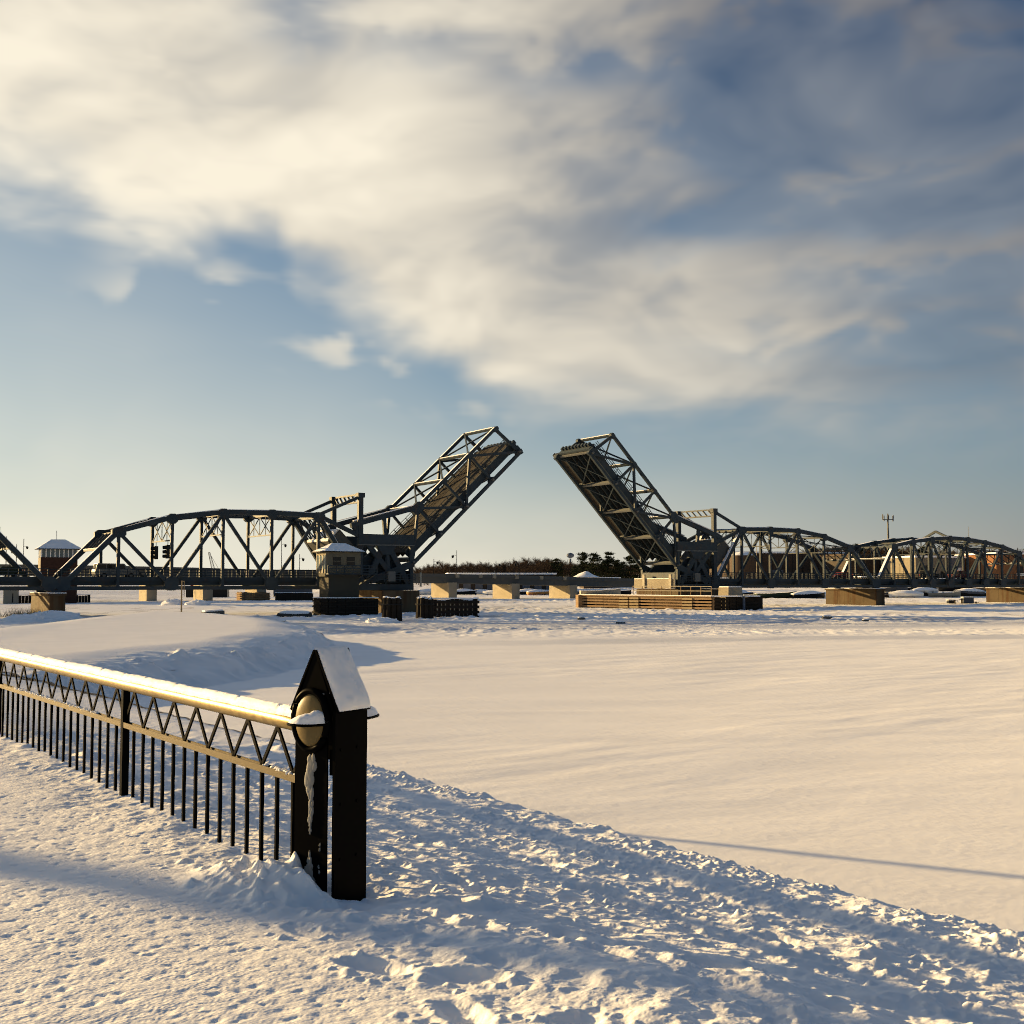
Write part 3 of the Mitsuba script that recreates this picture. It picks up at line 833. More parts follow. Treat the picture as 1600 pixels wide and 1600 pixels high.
oh = thing("operator_house", "tan bridge operator's house with snowy hipped roof on a dark tower beside the left leaf", "control house")
s0, s1, v0, v1 = -40.0, -35.3, -7.6, -4.3
house_box(oh, "tower", s0 + 0.35, s1 - 0.1, v0 + 0.2, v1 - 0.2, -2.6, 0.75, "house_tan_dark", "plain darker tower below the cabin")
house_box(oh, "floor_slab", s0 - 0.05, s1 + 0.05, v0 - 0.05, v1 + 0.05, 0.755, 1.15, "house_tan_dark")
cabin = house_box(oh, "cabin", s0, s1, v0, v1, 1.155, 3.85, "house_tan")
for k, s in enumerate((-38.6, -36.7)):
    w = part(cabin, "window", bbox(s - 0.62, s + 0.62, v0 - 0.05, v0 - 0.003, 2.05, 3.35), "house_tan")
    used.add(w)
    part(oh, "window_glass", bbox(s - 0.56, s + 0.56, v0 - 0.08, v0 - 0.052, 2.15, 3.25), "glass_dark")
    part(oh, "window_bar", bbox(s - 0.5, s + 0.5, v0 - 0.10, v0 - 0.082, 2.66, 2.74), "house_tan")
for v in (-7.0, -5.95, -4.95):
    part(oh, "side_window", bbox(s0 - 0.05, s0 - 0.003, v - 0.36, v + 0.36, 1.7, 3.4), "glass_pale")
    for d in (-0.42, 0.42):
        part(oh, "window_post", bbox(s0 - 0.09, s0 - 0.004, v + d - 0.06, v + d + 0.06, 1.2, 3.5), "trim_pale")
for z in (1.5, 1.85, 2.2):
    part(oh, "siding_band", bbox(s0 - 0.02, s1 + 0.02, v0 - 0.03, v0 - 0.004, z - 0.2, z - 0.03), "house_tan")
ridge = [B(-38.6, -5.95, 4.95), B(-36.7, -5.95, 4.95)]
ev = [B(s0 - 0.45, v0 - 0.5, 3.86), B(s1 + 0.45, v0 - 0.5, 3.86), B(s1 + 0.45, v1 + 0.5, 3.86), B(s0 - 0.45, v1 + 0.5, 3.86)]


def hip(ev, ridge, thick=0.0):
    v = np.array(ev + ridge) + V(0, 0, thick)
    return v, np.array([[0, 1, 5], [0, 5, 4], [1, 2, 5], [2, 3, 4], [2, 4, 5], [3, 0, 4], [0, 2, 1], [0, 3, 2]])


rf = part(oh, "roof", hip(ev, ridge), "house_tan_dark")
part(rf, "snow_cap", hip(ev, ridge, 0.12), "snow_cap", label="thick snow on the hipped roof")
part(oh, "eave", bbox(s0 - 0.46, s1 + 0.46, v0 - 0.51, v1 + 0.51, 3.853, 3.93), "house_tan_dark")
part(oh, "gallery", bbox(s0 - 0.2, -33.4, v0 - 1.0, v0 - 0.1, 1.0, 1.15), "steel")
part(oh, "gallery_railing", railing_mesh(s0 - 0.2, -33.4, v0 - 0.95, 1.15), "steel", stuff=True)
part(oh, "walkway", bbox(s1 + 0.06, -33.4, v0 - 0.098, -0.4, 0.9, 1.1), "steel")
for s, v in ((-35.2, v0 - 0.6), (-33.6, v0 - 0.6)):
    part(oh, "strut", bar(B(s, v, 0.98), B(s - 0.2, -1.2, -1.0), 0.16, 0.16), "steel")


# ------------------------------------------------------------------ timber fenders and dolphins
def plank_wall(t, path, zt, zb, plank, thick, m, gap=0.03):
    """Upright planks along a path of points."""
    path = [np.asarray(p, float) for p in path]
    for a, b in zip(path[:-1], path[1:]):
        L_ = np.linalg.norm(b - a)
        n = max(1, round(L_ / plank))
        d = (b - a) / L_
        nrm = V(-d[1], d[0], 0)
        for k in range(n):
            p, q = a + d * (L_ * k / n + gap / 2), a + d * (L_ * (k + 1) / n - gap / 2)
            vs = [p - nrm * thick / 2, q - nrm * thick / 2, q + nrm * thick / 2, p + nrm * thick / 2]
            top = zt + 0.10 * math.sin(7.3 * k + a[0])
            part(t, "plank", (np.array([x + V(0, 0, zb) for x in vs] + [x + V(0, 0, top) for x in vs]), BOXF), m)


def wales(t, path, zs, hgt, out, m, piece=6.0):
    path = [np.asarray(p, float) for p in path]
    for z in zs:
        for a, b in zip(path[:-1], path[1:]):
            L_ = np.linalg.norm(b - a)
            n = max(1, round(L_ / piece))
            d = (b - a) / L_
            for k in range(n):
                p, q = a + d * (L_ * k / n + 0.04), a + d * (L_ * (k + 1) / n - 0.04)
                part(t, "wale", bar(p + V(0, 0, z), q + V(0, 0, z), out, hgt), m)


def ground(px, py):
    """The point of the ice (flat part) under a bearing and a drop read off the photograph."""
    d = -(ICE - EYE) * 1844 / (py - 910)
    return V(bearing(px, d), d, 0)


def dolphin(label, c, r, zt, n=11, group="timber pile dolphins"):
    t = thing("pile_dolphin", label, "mooring dolphin", group)
    rng = np.random.default_rng(int(c[1] * 7))
    for k in range(n):
        a = 2 * math.pi * k / (n - 1)
        p = c + (V(math.cos(a), math.sin(a), 0) * (r - 0.26) if k < n - 1 else V(0, 0, 0))
        top = zt + rng.uniform(-0.15, 0.1)
        pl = part(t, "pile", tube([p + V(0, 0, ICE - 0.6), p * 1.0 + (c - p) * 0.08 + V(0, 0, top)], [0.28, 0.25], 9), "timber_dark", 40)
        part(pl, "snow_cap", tube([p + (c - p) * 0.08 + V(0, 0, top + 0.003), p + (c - p) * 0.08 + V(0, 0, top + 0.12)], [0.23, 0.12], 8), "snow_cap", 40)
    ring = [c + V(math.cos(a), math.sin(a), 0) * (r + 0.02) for a in np.linspace(0, 2 * math.pi, 17)]
    for z in (zt - 0.7,):
        part(t, "cable_band", tube([p + V(0, 0, z) for p in ring], 0.07, 5), "rubber")


c = ground(613, 970)
dolphin("round cluster of dark timber piles standing nearest, in front of the tan pier", c, 1.12, height(934, c[1]))
c = ground(664, 966)
dolphin("cluster of dark piles joined to the left end of the black timber fender wall", c, 1.05, height(934.5, c[1]), 11)
p0, p1 = ground(664, 964) + V(0.9, 0.8, 0), ground(745, 963.5)
fd = thing("timber_fender", "black timber fender wall with snow on top under the tip of the left leaf", "timber fender", "timber fenders of the channel")
zt = height(936, p1[1])
back = unit(V(-(p1 - p0)[1], (p1 - p0)[0], 0))
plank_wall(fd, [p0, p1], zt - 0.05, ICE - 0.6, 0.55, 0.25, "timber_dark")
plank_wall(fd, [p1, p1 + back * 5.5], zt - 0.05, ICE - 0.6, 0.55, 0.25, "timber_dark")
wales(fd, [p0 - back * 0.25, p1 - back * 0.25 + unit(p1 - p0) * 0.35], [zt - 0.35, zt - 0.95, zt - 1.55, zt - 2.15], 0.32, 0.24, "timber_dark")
part(fd, "snow_cap", bar(p0 + V(0, 0, zt + 0.1), p1 + V(0, 0, zt + 0.1), 0.5, 0.16), "snow_cap")
part(fd, "snow_cap", bar(p1 + V(0, 0, zt + 0.1), p1 + back * 5.5 + V(0, 0, zt + 0.1), 0.5, 0.16), "snow_cap")

# rounded fender round the foot of the operator's house
fh = thing("timber_fender", "rounded black plank fender around the foot of the operator's house", "timber fender", "timber fenders of the channel")
arc = [B(-38.2 + 2.7 * math.cos(a), -6.4 + 2.9 * math.sin(a), 0) - V(0, 0, EYE) for a in np.linspace(math.pi * 0.55, math.pi * 1.5, 9)] + [B(-33.6, -9.3, 0) - V(0, 0, EYE)]
zt = EYE - 2.05
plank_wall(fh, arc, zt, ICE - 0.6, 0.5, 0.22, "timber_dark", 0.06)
wales(fh, arc, [zt - 0.3, zt - 1.0, zt - 1.7], 0.22, 0.5, "timber_dark", 20)
part(fh, "snow_cap", (lambda m: m)(cat([bar(a + V(0, 0, zt + 0.12), b + V(0, 0, zt + 0.12), 0.42, 0.1) for a, b in zip(arc[:-1], arc[1:])])), "snow_cap")
part(fh, "fill", prism([((p - BM)[:2] @ BU[:2], (p - BM)[:2] @ BV[:2]) for p in arc] + [(-33.6, -3.5)], V(BM[0], BM[1], ICE - 0.5), BU, BV, V(0, 0, zt - ICE + 0.3)), "timber_dark")

# ribbed fender along the right side of the channel
fr = thing("timber_fender", "long sunlit brown timber fender with ribs of horizontal planks in front of the right pier", "timber fender", "timber fenders of the channel")
q0, q1 = ground(1112, 953.5), ground(905, 949.0)
zt = EYE - 2.25
out = unit(V((q1 - q0)[1], -(q1 - q0)[0], 0))
out = out if out @ V(-1, 0, 0) > 0 else -out
L_ = np.linalg.norm(q1 - q0)
for k in range(int(L_ / 3.0) + 1):
    p = q0 + (q1 - q0) * min(1, k * 3.0 / L_)
    part(fr, "pile", tube([p - out * 0.35 + V(0, 0, ICE - 0.6), p - out * 0.35 + V(0, 0, zt + 0.05)], 0.2, 8), "timber_brown", 40)
wales(fr, [q0, q1], [zt - 0.22 - 0.46 * k for k in range(4)], 0.28, 0.30, "timber_brown", 6.0)
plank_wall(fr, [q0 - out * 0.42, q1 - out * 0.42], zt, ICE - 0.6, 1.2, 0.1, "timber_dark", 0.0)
part(fr, "cap_timber", bar(q0 + V(0, 0, zt + 0.1), q1 + V(0, 0, zt + 0.1), 0.55, 0.18), "timber_brown")
part(fr, "snow_cap", bar(q0 + V(0, 0, zt + 0.25), q1 + V(0, 0, zt + 0.25), 0.5, 0.12), "snow_cap")
for f in (0.13, 0.52, 0.60):
    p = q0 + (q1 - q0) * f
    for z in (0.25, 0.72, 1.18, 1.62):
        part(fr, "pale_block", bar(p + out * 0.2 + V(0, 0, zt - z), p + (q1 - q0) / L_ * 1.9 + out * 0.2 + V(0, 0, zt - z), 0.22, 0.30), "sign_wood")
part(fr, "end_post", bar(q1 + out * 0.1 + V(0, 0, ICE - 0.5), q1 + out * 0.1 + V(0, 0, zt + 0.2), 1.3, 0.7), "timber_brown")
for z in (zt + 0.95, zt + 1.65):
    ms = [bar(q0 + (q1 - q0) * 0.05 - out * 1.6 + V(0, 0, z), q0 + (q1 - q0) * 0.62 - out * 1.6 + V(0, 0, z), 0.09, 0.11)]
    part(fr, "hand_rail", ms[0], "trim_pale")
for k in range(9):
    p = q0 + (q1 - q0) * (0.05 + 0.57 * k / 8) - out * 1.6
    part(fr, "rail_post", bar(p + V(0, 0, zt - 0.4), p + V(0, 0, zt + 1.7), 0.1, 0.1), "timber_brown")
part(fr, "plank_floor", bar(q0 - out * 1.0 + V(0, 0, zt - 0.02), q1 - out * 1.0 + V(0, 0, zt - 0.02), 1.9, 0.14), "timber_brown")
# rounded dark end of the same fender
fe = thing("timber_fender", "dark rounded timber fender end right of the sunlit ribbed fender", "timber fender", "timber fenders of the channel")
ce = q0 + V(2.3, 2.6, 0)
arc = [ce + V(3.1 * math.cos(a), 3.1 * math.sin(a), 0) for a in np.linspace(-math.pi * 0.93, -math.pi * 0.38, 6)]
arc += [arc[-1] + V(3.9, 2.2, 0)]
plank_wall(fe, arc, zt + 0.05, ICE - 0.6, 0.5, 0.2, "timber_dark", 0.05)
wales(fe, arc, [zt - 0.3, zt - 0.85, zt - 1.4], 0.28, 0.4, "timber_dark", 20)
part(fe, "snow_cap", cat([bar(a + V(0, 0, zt + 0.2), b + V(0, 0, zt + 0.2), 0.7, 0.2) for a, b in zip(arc[:-1], arc[1:])]), "snow_cap")
part(fe, "ladder_board", bar(arc[-2] + V(1.2, -0.1, ICE), arc[-2] + V(1.2, -0.1, zt + 0.5), 0.5, 0.12), "blue_paint")
part(fe, "side_box", bar(arc[-1] + V(0.0, 0.2, ICE - 0.4), arc[-1] + V(0.0, 0.2, zt + 0.2), 0.9, 0.9), "timber_dark")
eb = thing("concrete_block", "grey boxy concrete block with snow standing behind the dark rounded fender end", "concrete block")
c = ce + V(2.0, 6.0, 0)
part(eb, "block", bar(c + V(0, 0, ICE - 0.3), c + V(0, 0, EYE - 0.75), 3.4, 2.6, BV, 2.8, 2.2), "concrete_pale")
part(eb, "snow_cap", bar(c + V(0, 0, EYE - 0.745), c + V(0, 0, EYE - 0.6), 2.7, 2.1, BV), "snow_cap")

# ------------------------------------------------------------------ traffic signals hung in the left span
for k, (s, v) in enumerate(((-57.5, 7.1), (-57.5, 1.75))):
    t = thing("traffic_signal", ("left" if k == 0 else "right") + "-hand three-lamp traffic signal hung from the sway frame inside the left truss span", "traffic light", "traffic signals on the bridge")
    z = 3.85
    part(t, "housing", bbox(s - 0.24, s + 0.2, v - 0.27, v + 0.27, z - 0.85, z + 0.85), "dark_paint")
    part(t, "hanger", bar(B(s, v, z + 0.84), B(s, v, 5.3), 0.08, 0.08), "dark_paint")
    for j, m in enumerate(("lamp_red", "lamp_amber", "lamp_green")):
        zz = z + 0.55 - 0.55 * j
        vis = part(t, "visor", tube([B(s - 0.25, v, zz), B(s - 0.62, v, zz - 0.03)], [0.24, 0.22], 10, False), "dark_paint", 40)
        part(t, "lamp", tube([B(s - 0.243, v, zz), B(s - 0.27, v, zz)], 0.19, 10), m, 40)


# ------------------------------------------------------------------ vehicles
def vehicle(name, label, cat_, body, glasshouse, length, width, where, heading, paint, group=None, wheel=0.36, snow=False, axles=None):
    """body and glasshouse are side outlines (along, up); heading is the way it faces."""
    t = thing(name, label, cat_, group)
    f = unit(heading)
    l = V(-f[1], f[0], 0)
    o = np.asarray(where, float)
    part(t, "body", prism(body, o - l * width / 2, f, UPZ, l * width), paint)
    inw = width - 0.16
    part(t, "cabin", prism(glasshouse, o - l * inw / 2, f, UPZ, l * inw), paint)
    gx = [p[0] for p in glasshouse]
    gz = max(p[1] for p in glasshouse)
    g0 = min(p[1] for p in glasshouse)
    top = [p[0] for p in glasshouse if p[1] > gz - 0.12]
    a, b = min(top), max(top)
    h0, h1 = g0 + 0.10, gz - 0.14
    n = max(2, round((b - a) / 1.0))
    for k in range(n):
        x0, x1 = a + (b - a) * k / n + 0.05, a + (b - a) * (k + 1) / n - 0.05
        e0 = 0.22 if k == n - 1 and max(gx) > b + 0.2 else 0
        for sd in (-1, 1):
            q = o + l * sd * (inw / 2 + (0.004 if sd > 0 else 0.024))
            part(t, "side_window", prism([(x0, h0), (x1 + e0, h0), (x1, h1), (x0, h1)], q if sd < 0 else q, f, UPZ, l * 0.02), "glass_dark")
    # windscreen and rear window, proud of the slopes
    for sgn, xe, xt in ((1, max(gx), b), (-1, min(gx), a)):
        p, q = o + f * (xe - sgn * 0.02) + UPZ * (g0 + 0.08), o + f * (xt - sgn * 0.02) + UPZ * (gz - 0.1)
        nn = unit(np.cross(q - p, l)) 
        nn = nn if nn @ f * sgn > 0 else -nn
        part(t, "windscreen" if sgn > 0 else "rear_window", bar(p + nn * 0.03, q + nn * 0.03, inw - 0.25, 0.03, nn), "glass_dark")
    xs_ = axles or (-length * 0.30, length * 0.32)
    for x in xs_:
        for sd in (-1, 1):
            c0 = o + f * x + l * sd * (width / 2 - 0.2) + UPZ * wheel
            w_ = part(t, "wheel", tube([c0, c0 + l * sd * 0.22], wheel, 14), "rubber", 40)
            part(w_, "hub", tube([c0 + l * sd * 0.221, c0 + l * sd * 0.235], wheel * 0.55, 10), "silver_paint", 40)
    for sd in (-1, 1):
        part(t, "headlight", bar(o + f * (length / 2 - 0.01) + l * sd * width * 0.36 + UPZ * 0.78, o + f * (length / 2 + 0.03) + l * sd * width * 0.36 + UPZ * 0.78, 0.3, 0.18), "white_paint")
        part(t, "tail_light", bar(o - f * (length / 2 - 0.01) + l * sd * width * 0.40 + UPZ * 0.95, o - f * (length / 2 + 0.03) + l * sd * width * 0.40 + UPZ * 0.95, 0.16, 0.34), "lamp_red")
    part(t, "bumper", bar(o + f * (length / 2 - 0.05) + UPZ * 0.45 - l * (width / 2 - 0.06), o + f * (length / 2 - 0.05) + UPZ * 0.45 + l * (width / 2 - 0.06), 0.25, 0.2), "dark_paint")
    if snow:
        part(t, "snow_cap", bar(o + f * (a + 0.1) + UPZ * (gz + 0.04), o + f * (b - 0.15) + UPZ * (gz + 0.04), inw - 0.2, 0.07), "snow_cap")
    return t


SUVB = [(-2.6, 0.42), (2.55, 0.42), (2.62, 0.7), (2.5, 1.02), (1.5, 1.14), (-2.6, 1.16), (-2.66, 0.8)]
SUVG = [(-2.55, 1.161), (1.48, 1.141), (0.85, 1.86), (-2.35, 1.90)]
CARB = [(-2.25, 0.36), (2.2, 0.36), (2.25, 0.62), (2.05, 0.86), (1.0, 0.96), (-1.7, 0.98), (-2.25, 0.9)]
CARG = [(-1.65, 0.981), (0.95, 0.961), (0.30, 1.44), (-1.05, 1.46)]
PICKB = [(-2.8, 0.5), (2.7, 0.5), (2.78, 0.8), (2.65, 1.10), (1.4, 1.16), (-2.8, 1.18)]
PICKG = [(-0.75, 1.181), (1.38, 1.161), (0.85, 1.82), (-0.6, 1.84)]
deck = lambda s, v: B(s, v, DECK + 0.005)
vehicle("sport_utility_car", "silver sport utility car with a snowy rear driving over the left truss span", "car", SUVB, SUVG, 5.2, 1.95, deck(-63.6, 2.9), BU, "silver_paint", snow=False)
vehicle("sedan_car", "dark red car on the deck behind the first right truss joint", "car", CARB, CARG, 4.5, 1.8, deck(68.5, 6.2), -BU, "red_paint")
vehicle("pickup_truck", "dark pickup truck on the deck of the farthest span under the gable peak", "pickup truck", PICKB, PICKG, 5.6, 1.95, deck(88.3, 3.0), BU, "dark_paint")
vehicle("pickup_truck", "dark red pickup truck on the deck of the farthest span right of the black pickup", "pickup truck", PICKB, PICKG, 5.6, 1.95, deck(98.6, 3.0), BU, "red_paint")
vehicle("sedan_car", "pale green car at the left picture edge on the cut-off span", "car", CARB, CARG, 4.5, 1.8, deck(-76.0, 6.0), -BU, "green_paint")

# ------------------------------------------------------------------ the low girder bridge beyond
G0, GU = V(bearing(740, 300), 300, 0), unit(V(0.9, 0.44, 0))
GV = V(-GU[1], GU[0], 0)


def gz(k):
    """Height of the far deck, falling towards the right bank."""
    return EYE + np.interp(k, [-170, -80, -30, 0, 50], [4.2, 3.4, 2.2, 1.85, 0.75])


def gpt(px):
    """Distance along the far bridge of a bearing."""
    b = (px - 800) / 1844
    return (b * G0[1] - G0[0]) / (GU[0] - b * GU[1])


gb = thing("girder_bridge", "long low grey concrete girder bridge beyond the drawbridge on pale piers", "girder bridge")
ks = np.linspace(-165, 52, 15)
for a, b in zip(ks[:-1], ks[1:]):
    p, q = G0 + GU * a, G0 + GU * b
    part(gb, "girder", bar(p + V(0, 0, gz(a) - 1.45), q - GU * 0.05 + V(0, 0, gz(b) - 1.45), 9.0, 1.5), "concrete_grey")
    part(gb, "parapet", bar(p - GV * 4.7 + V(0, 0, gz(a) - 0.28), q - GV * 4.7 + V(0, 0, gz(b) - 0.28), 0.3, 0.85), "concrete_grey")
    part(gb, "parapet", bar(p + GV * 4.7 + V(0, 0, gz(a) - 0.28), q + GV * 4.7 + V(0, 0, gz(b) - 0.28), 0.3, 0.85), "concrete_grey")
for px in (700, 736, 757, 792, 830, 866):
    k = gpt(px)
    part(gb, "rail_block", bar(G0 + GU * k - GV * 4.9 + V(0, 0, gz(k) - 0.3), G0 + GU * (k + 0.9) - GV * 4.9 + V(0, 0, gz(k) - 0.3), 0.5, 0.9), "concrete_pale")
for n_, px in enumerate((232, 318, 400, 694, 791, 880)):
    k = gpt(px)
    t = part(gb, "pier", bar(G0 + GU * k - GV * 5.6 + V(0, 0, (ICE + gz(k) - 2.3) / 2), G0 + GU * k + GV * 6.2 + V(0, 0, (ICE + gz(k) - 2.3) / 2), 2.2, gz(k) - 2.25 - ICE + 0.6, w2=1.9), "concrete_pale")
ft = thing("timber_fender", "low orange-brown timber fender round a far pier, seen under the left truss span", "timber fender", "timber fenders of the channel")
c = V(bearing(404, 273), 273, 0)
plank_wall(ft, [c - GV * 3 - GU * 3.8, c - GV * 3 + GU * 2.0], ICE + 1.9, ICE - 0.4, 0.6, 0.3, "timber_brown", 0.08)
plank_wall(ft, [c - GV * 3 - GU * 3.8, c + GV * 4 - GU * 3.8], ICE + 1.9, ICE - 0.4, 0.6, 0.3, "timber_brown", 0.08)
wales(ft, [c - GV * 3.3 - GU * 3.9, c - GV * 3.3 + GU * 2.1], [ICE + 0.5, ICE + 1.0, ICE + 1.5], 0.2, 0.3, "timber_brown", 9)
wales(ft, [c - GV * 3.3 - GU * 4.1, c + GV * 4 - GU * 4.1], [ICE + 0.5, ICE + 1.0, ICE + 1.5], 0.2, 0.3, "timber_brown", 9)
ft = thing("timber_fender", "low dark grey fender left of the operator's house, far off under the span", "timber fender", "timber fenders of the channel")
c = V(bearing(462, 268), 268, 0)
plank_wall(ft, [c - GU * 4.6, c + GU * 4.2], ICE + 1.75, ICE - 0.4, 0.6, 0.3, "timber_dark", 0.06)
part(ft, "snow_cap", bar(c - GU * 4.6 + V(0, 0, ICE + 1.86), c + GU * 4.2 + V(0, 0, ICE + 1.86), 0.6, 0.14), "snow_cap")
part(ft, "back_panel", bar(c - GU * 4.6 + GV * 1.5 + V(0, 0, ICE + 2.2), c + GU * 4.4 + GV * 1.5 + V(0, 0, ICE + 2.2), 0.3, 2.6), "wall_grey")
ft = thing("timber_fender", "dark fender wall with snow behind the leftmost concrete pier", "timber fender", "timber fenders of the channel")
c = V(bearing(84, 238), 238, 0)
plank_wall(ft, [c - GU * 7.5, c + GU * 7.2], ICE + 1.55, ICE - 0.4, 0.6, 0.3, "timber_dark", 0.06)
part(ft, "snow_cap", bar(c - GU * 7.5 + V(0, 0, ICE + 1.66), c + GU * 7.2 + V(0, 0, ICE + 1.66), 0.6, 0.14), "snow_cap")
cb = thing("concrete_block", "pale concrete block with a dark slot at the left picture edge", "concrete block")
c = V(bearing(19, 232), 232, ICE - 0.3)
part(cb, "block", bar(c, c + V(0, 0, 3.0), 2.7, 2.4, GV), "concrete_pale")
part(cb, "slot", bar(c - GV * 1.21 + GU * 0.25 + V(0, 0, 0.5), c - GV * 1.21 + GU * 0.25 + V(0, 0, 2.3), 0.22, 0.03, GV), "dark_paint")
part(cb, "snow_cap", bar(c + V(0, 0, 3.004), c + V(0, 0, 3.16), 2.5, 2.2, GV), "snow_cap")

# brick operator's tower of the far bridge
bt = thing("brick_tower", "brick bridge tower with a window band and snowy hipped roof behind the left truss joint", "control house")
D0 = 236
def TB(a, b, z):
    return V(bearing(91, D0), D0, EYE) + GU * a + GV * b + V(0, 0, z)


def tbox(a0, a1, b0, b1, z0, z1):
    return np.array([TB(a0, b0, z0), TB(a1, b0, z0), TB(a1, b1, z0), TB(a0, b1, z0), TB(a0, b0, z1), TB(a1, b0, z1), TB(a1, b1, z1), TB(a0, b1, z1)]), BOXF


part(bt, "brick_wall", tbox(-3.4, 3.4, -3, 3, -4.2, 4.95), "brick_red")
part(bt, "corner_pilaster", tbox(-3.46, -3.405, -3.0, 3.0, 0.5, 4.9), "concrete_pale")  # pale sheet over the whole left wall, sunlight put in as colour
part(bt, "window_band", tbox(-3.3, 3.3, -2.9, 2.9, 4.955, 6.55), "glass_pale")
for k in range(9):
    a = -3.3 + 6.6 * k / 8
    part(bt, "mullion", tbox(a - 0.09, a + 0.09, -3.02, -2.92, 4.96, 6.5), "white_paint")
for k in range(6):
    b = -2.9 + 5.8 * k / 5
    part(bt, "mullion", tbox(-3.42, -3.31, b - 0.10, b + 0.10, 4.96, 6.5), "white_paint")
ev = [TB(-4.2, -3.8, 6.56), TB(4.2, -3.8, 6.56), TB(4.2, 3.8, 6.56), TB(-4.2, 3.8, 6.56)]
r_ = part(bt, "roof", hip(ev, [TB(-1.3, 0, 8.5), TB(1.3, 0, 8.5)]), "metal_brown")
part(r_, "snow_cap", hip(ev, [TB(-1.3, 0, 8.5), TB(1.3, 0, 8.5)], 0.10), "snow_cap", label="snow covered hipped roof")
part(bt, "antenna", bar(TB(-0.4, 0, 8.4), TB(-0.4, 0, 10.3), 0.09, 0.09), "steel_pale")


# ------------------------------------------------------------------ lamp posts on the far bridge
def lamp_post(px, far, ytop, ybot, side, label, group="lamp posts of the far bridge"):
    t = thing("lamp_post", label, "lamp post", group)
    p = V(bearing(px, far), far, 0)
    z1, z0 = height(ytop, far), height(ybot, far)
    part(t, "pole", tube([p + V(0, 0, z0), p + V(0, 0, z1)], [0.11, 0.07], 6), "dark_paint", 40)
    e = p + V(side * 0.9, 0, z1 - (z1 - z0) * 0.22)
    part(t, "bracket", tube([p + V(0, 0, e[2] + 0.25), (p + V(0, 0, e[2] + 0.3) + e + V(0, 0, 0.5)) / 2, e + V(0, 0, 0.35)], 0.045, 5), "dark_paint", 40)
    part(t, "lantern", tube([e + V(0, 0, 0.35), e + V(0, 0, 0.2), e + V(0, 0, -0.35)], [0.1, 0.34, 0.2], 8), "dark_paint", 40)


for px, yt, sd, lab in ((678, 873, 1, "lamp post of the far bridge right beside the left leaf's foot"), (713, 860, -1, "tallest lamp post on the far bridge between the two leaves"),
                        (775, 877, 1, "short lamp post on the far bridge over its middle pier"), (811, 876, -1, "lamp post on the far bridge, second from the pine trees"), (440, 838, 1, "tall thin lamp post seen through the right half of the left span"),
                        (468, 866, 1, "lamp post just left of the operator's house"), (10, 838, -1, "lamp post nearest the left picture edge"), (8 + 18, 850, -1, "lamp post between the left edge and the brick tower")):
    k = gpt(px)
    p = G0 + GU * k
    lamp_post(px, p[1], yt, 905, sd, lab)
for px, yt, far, lab in ((803, 871, 430, "thin pole with a small round head among the far trees"), (37, 842, 300, "mast left of the brick tower")):
    lamp_post(px, far, yt, 905, 1, lab)

# ------------------------------------------------------------------ buildings of the right bank
def block(name, label, cat_, px0, px1, far, ytop, wall, depth=20.0, roof="snow_cap", skew=0.25, group=None, base=None):
    """A flat-roofed building whose near wall spans two bearings."""
    t = thing(name, label, cat_, group)
    a, b = V(bearing(px0, far), far, 0), V(bearing(px1, far + skew * bearing(px1 - px0 + 800, far)), far + skew * bearing(px1 - px0 + 800, far), 0)
    zt = height(ytop, far)
    zb = base if base is not None else min(shore_z(*a[:2]), shore_z(*b[:2])) - 1.0
    u = unit(b - a)
    n = V(-u[1], u[0], 0)
    vs = [a, b, b + n * depth, a + n * depth]
    w = part(t, "wall", (np.array([p + V(0, 0, zb) for p in vs] + [p + V(0, 0, zt) for p in vs]), BOXF), wall)
    r = [a - u * 0.4 - n * 0.4, b + u * 0.4 - n * 0.4, b + u * 0.4 + n * (depth + 0.4), a - u * 0.4 + n * (depth + 0.4)]
    part(t, "roof", (np.array([p + V(0, 0, zt + 0.004) for p in r] + [p + V(0, 0, zt + 0.55) for p in r]), BOXF), roof)
    return t, a, u, n, zb, zt, np.linalg.norm(b - a)


t, a, u, n, zb, zt, L_ = block("warehouse", "long brown metal warehouse with snow along its roof behind the middle right span", "warehouse", 1136, 1322, 400, 864, "metal_brown")
for k in range(12):
    p = a + u * (L_ * (k + 0.5) / 12) - n * 0.06
    part(t, "wall_rib", bar(p + V(0, 0, zb), p + V(0, 0, zt - 0.05), 0.25, 0.1, n), "metal_brown_dark")
for k in (2, 5, 9):
    p = a + u * (L_ * k / 12) - n * 0.08
    part(t, "roller_door", bar(p + V(0, 0, zb), p + V(0, 0, zb + 6.5), 4.0, 0.08, n), "wall_grey")
t, a, u, n, zb, zt, L_ = block("warehouse", "darker brown warehouse between the two right spans below the cell mast", "warehouse", 1326, 1428, 380, 868, "metal_brown_dark", roof="metal_brown")
for k in range(7):
    p = a + u * (L_ * (k + 0.5) / 7) - n * 0.06
    part(t, "wall_rib", bar(p + V(0, 0, zb), p + V(0, 0, zt - 0.05), 0.25, 0.1, n), "metal_brown")
t, a, u, n, zb, zt, L_ = block("building", "cream block building with dark openings behind the farthest span's left half", "building", 1430, 1484, 360, 871, "wall_cream")
for fx_, z0, z1, w_ in ((0.20, 1.5, 4.6, 1.4), (0.36, 1.0, 5.2, 2.0), (0.52, 1.5, 4.4, 1.4), (0.80, 1.2, 3.4, 1.8)):
    p = a + u * L_ * fx_ - n * 0.05 + V(0, 0, EYE)
    part(t, "window", bar(p + V(0, 0, z0), p + V(0, 0, z1), w_, 0.06, n), "glass_dark")
t, a, u, n, zb, zt, L_ = block("building", "blue-grey boxy building between the cream one and the orange brick one", "building", 1486, 1507, 362, 872, "wall_grey")
